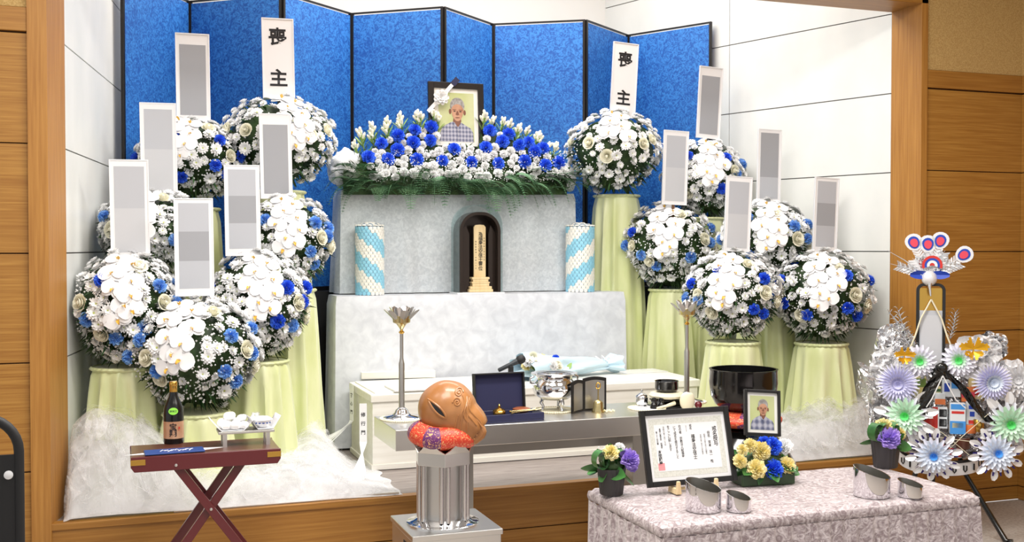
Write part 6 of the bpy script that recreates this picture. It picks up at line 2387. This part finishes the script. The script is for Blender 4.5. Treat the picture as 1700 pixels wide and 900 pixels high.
# peacock
pk_ = Vector(wp(1541, 462, 0.05))
pc_ = MB().ball((0, 0, 0), (12.5 * ws, 11 * ws, 12.5 * ws), 18, 12).build('peacock_body', 'white_foil', WR)
pc_.location = pk_
MB().tube([(0, -0.02, -0.03), (0, -0.03, -0.055), (0.002, -0.035, -0.08), (0.004, -0.04, -0.10)], [0.014, 0.008, 0.007, 0.004], 8).build('neck', 'foil', pc_)
for sx in (-1, 1):
    b = MB()
    petal(b, 30 * ws, 14 * ws, 0, 0.25, 0, 0.3, 0, 0.0, 4)
    w_ = b.build('wing', 'deep_blue', pc_)
    w_.rotation_euler = (pi / 2, 0, 0)
    w_.scale = (sx, 1, 1)
    w_.location = (sx * 0.005, 0.005, 0.02)


def feather(ang, L_, eye, m='white_foil', curl=0.0):
    """tail feather fanned from the body; ang from straight up"""
    b = MB()
    d_ = Vector((sin(ang), 0, cos(ang)))
    s_ = Vector((cos(ang), 0, -sin(ang)))
    b.tube([d_ * 0.02, d_ * L_ * .5 + Vector((0, 0.01, 0)), d_ * L_], [0.003, 0.002, 0.001], 5)
    for i in range(10):
        t_ = 0.25 + 0.6 * i / 9
        for sg_ in (-1, 1):
            c_ = d_ * L_ * t_
            w_ = 0.028 * (0.6 + 0.5 * t_)
            tip = c_ + (s_ * sg_ * w_ + d_ * w_ * 0.8) + Vector((0, -0.006 * (i % 2), 0))
            b.add([c_ - d_ * .005, tip - d_ * .006, tip + d_ * .004, c_ + d_ * .008], [(0, 1, 2, 3)])
    o = b.build('tail_feather', m, pc_)
    if eye:
        e_ = MB()
        for k, (rw, rh, mm) in enumerate(((0.047, 0.062, 0), (0.031, 0.045, 1), (0.021, 0.031, 2))):
            cen = d_ * (L_ + 0.012 - 0.004 * k) + Vector((0, -0.006 - 0.003 * k, 0))
            pts2 = []
            for i in range(16):
                a = 2 * pi * i / 16
                hh = rh * cos(a) * (1.15 if cos(a) < 0 else .85)
                pts2.append(cen + s_ * rw * sin(a) + d_ * hh * 0.8)
            n0 = len(pts2)
            e_.add(pts2 + [p_ + Vector((0, 0.002, 0)) for p_ in pts2], [tuple(range(n0))] + [(i, (i + 1) % n0, (i + 1) % n0 + n0, i + n0) for i in range(n0)], mm)
        e_.build('feather_eye', ['white_foil', 'deep_blue', 'pink'], o)


for ang, px, py in ((-0.42, 1514, 397), (-.02, 1538, 400), (0.30, 1559, 394), (1.05, 1599, 419)):
    q = wp(px, py, .05) - pk_
    feather(atan2(q.x, q.z), q.length * 0.9, True)
for px, py in ((1525, 420), (1550, 415), (1568, 410), (1578, 428), (1512, 425), (1560, 430), (1600, 432), (1500, 440), (1480, 437), (1535, 425)):
    q = wp(px, py, .05) - pk_
    feather(atan2(q.x, q.z), q.length * 0.9, False, random.choice(['white_foil', 'foil']))
for px, py in ((1475, 416), (1480, 438), (1512, 453), (1530, 425)):
    q = wp(px, py, .06) - pk_
    MB().tube([q * .1, q * .6 + Vector((0, 0, .01)), q], [0.004, 0.003, 0.001], 5).build('quill', 'foil', pc_)
# rainbow crest fan
for k, (r0, r1, mm) in enumerate(((0.036, 0.048, 'red'), (0.025, 0.036, 'deep_blue'), (0.012, 0.025, 'pack_pale'), (0.0, 0.012, 'red'))):
    b = MB()
    b.grid(lambda u, v: (0.012 + lerp(r0, r1, v) * cos(lerp(-.35, pi + .35, u)) * 1.15, -0.028 + 0.001 * k, 0.075 + lerp(r0, r1, v) * sin(lerp(-.35, pi + .35, u)) * 1.15), 24, 1)
    b.build('crest_band', mm, pc_)
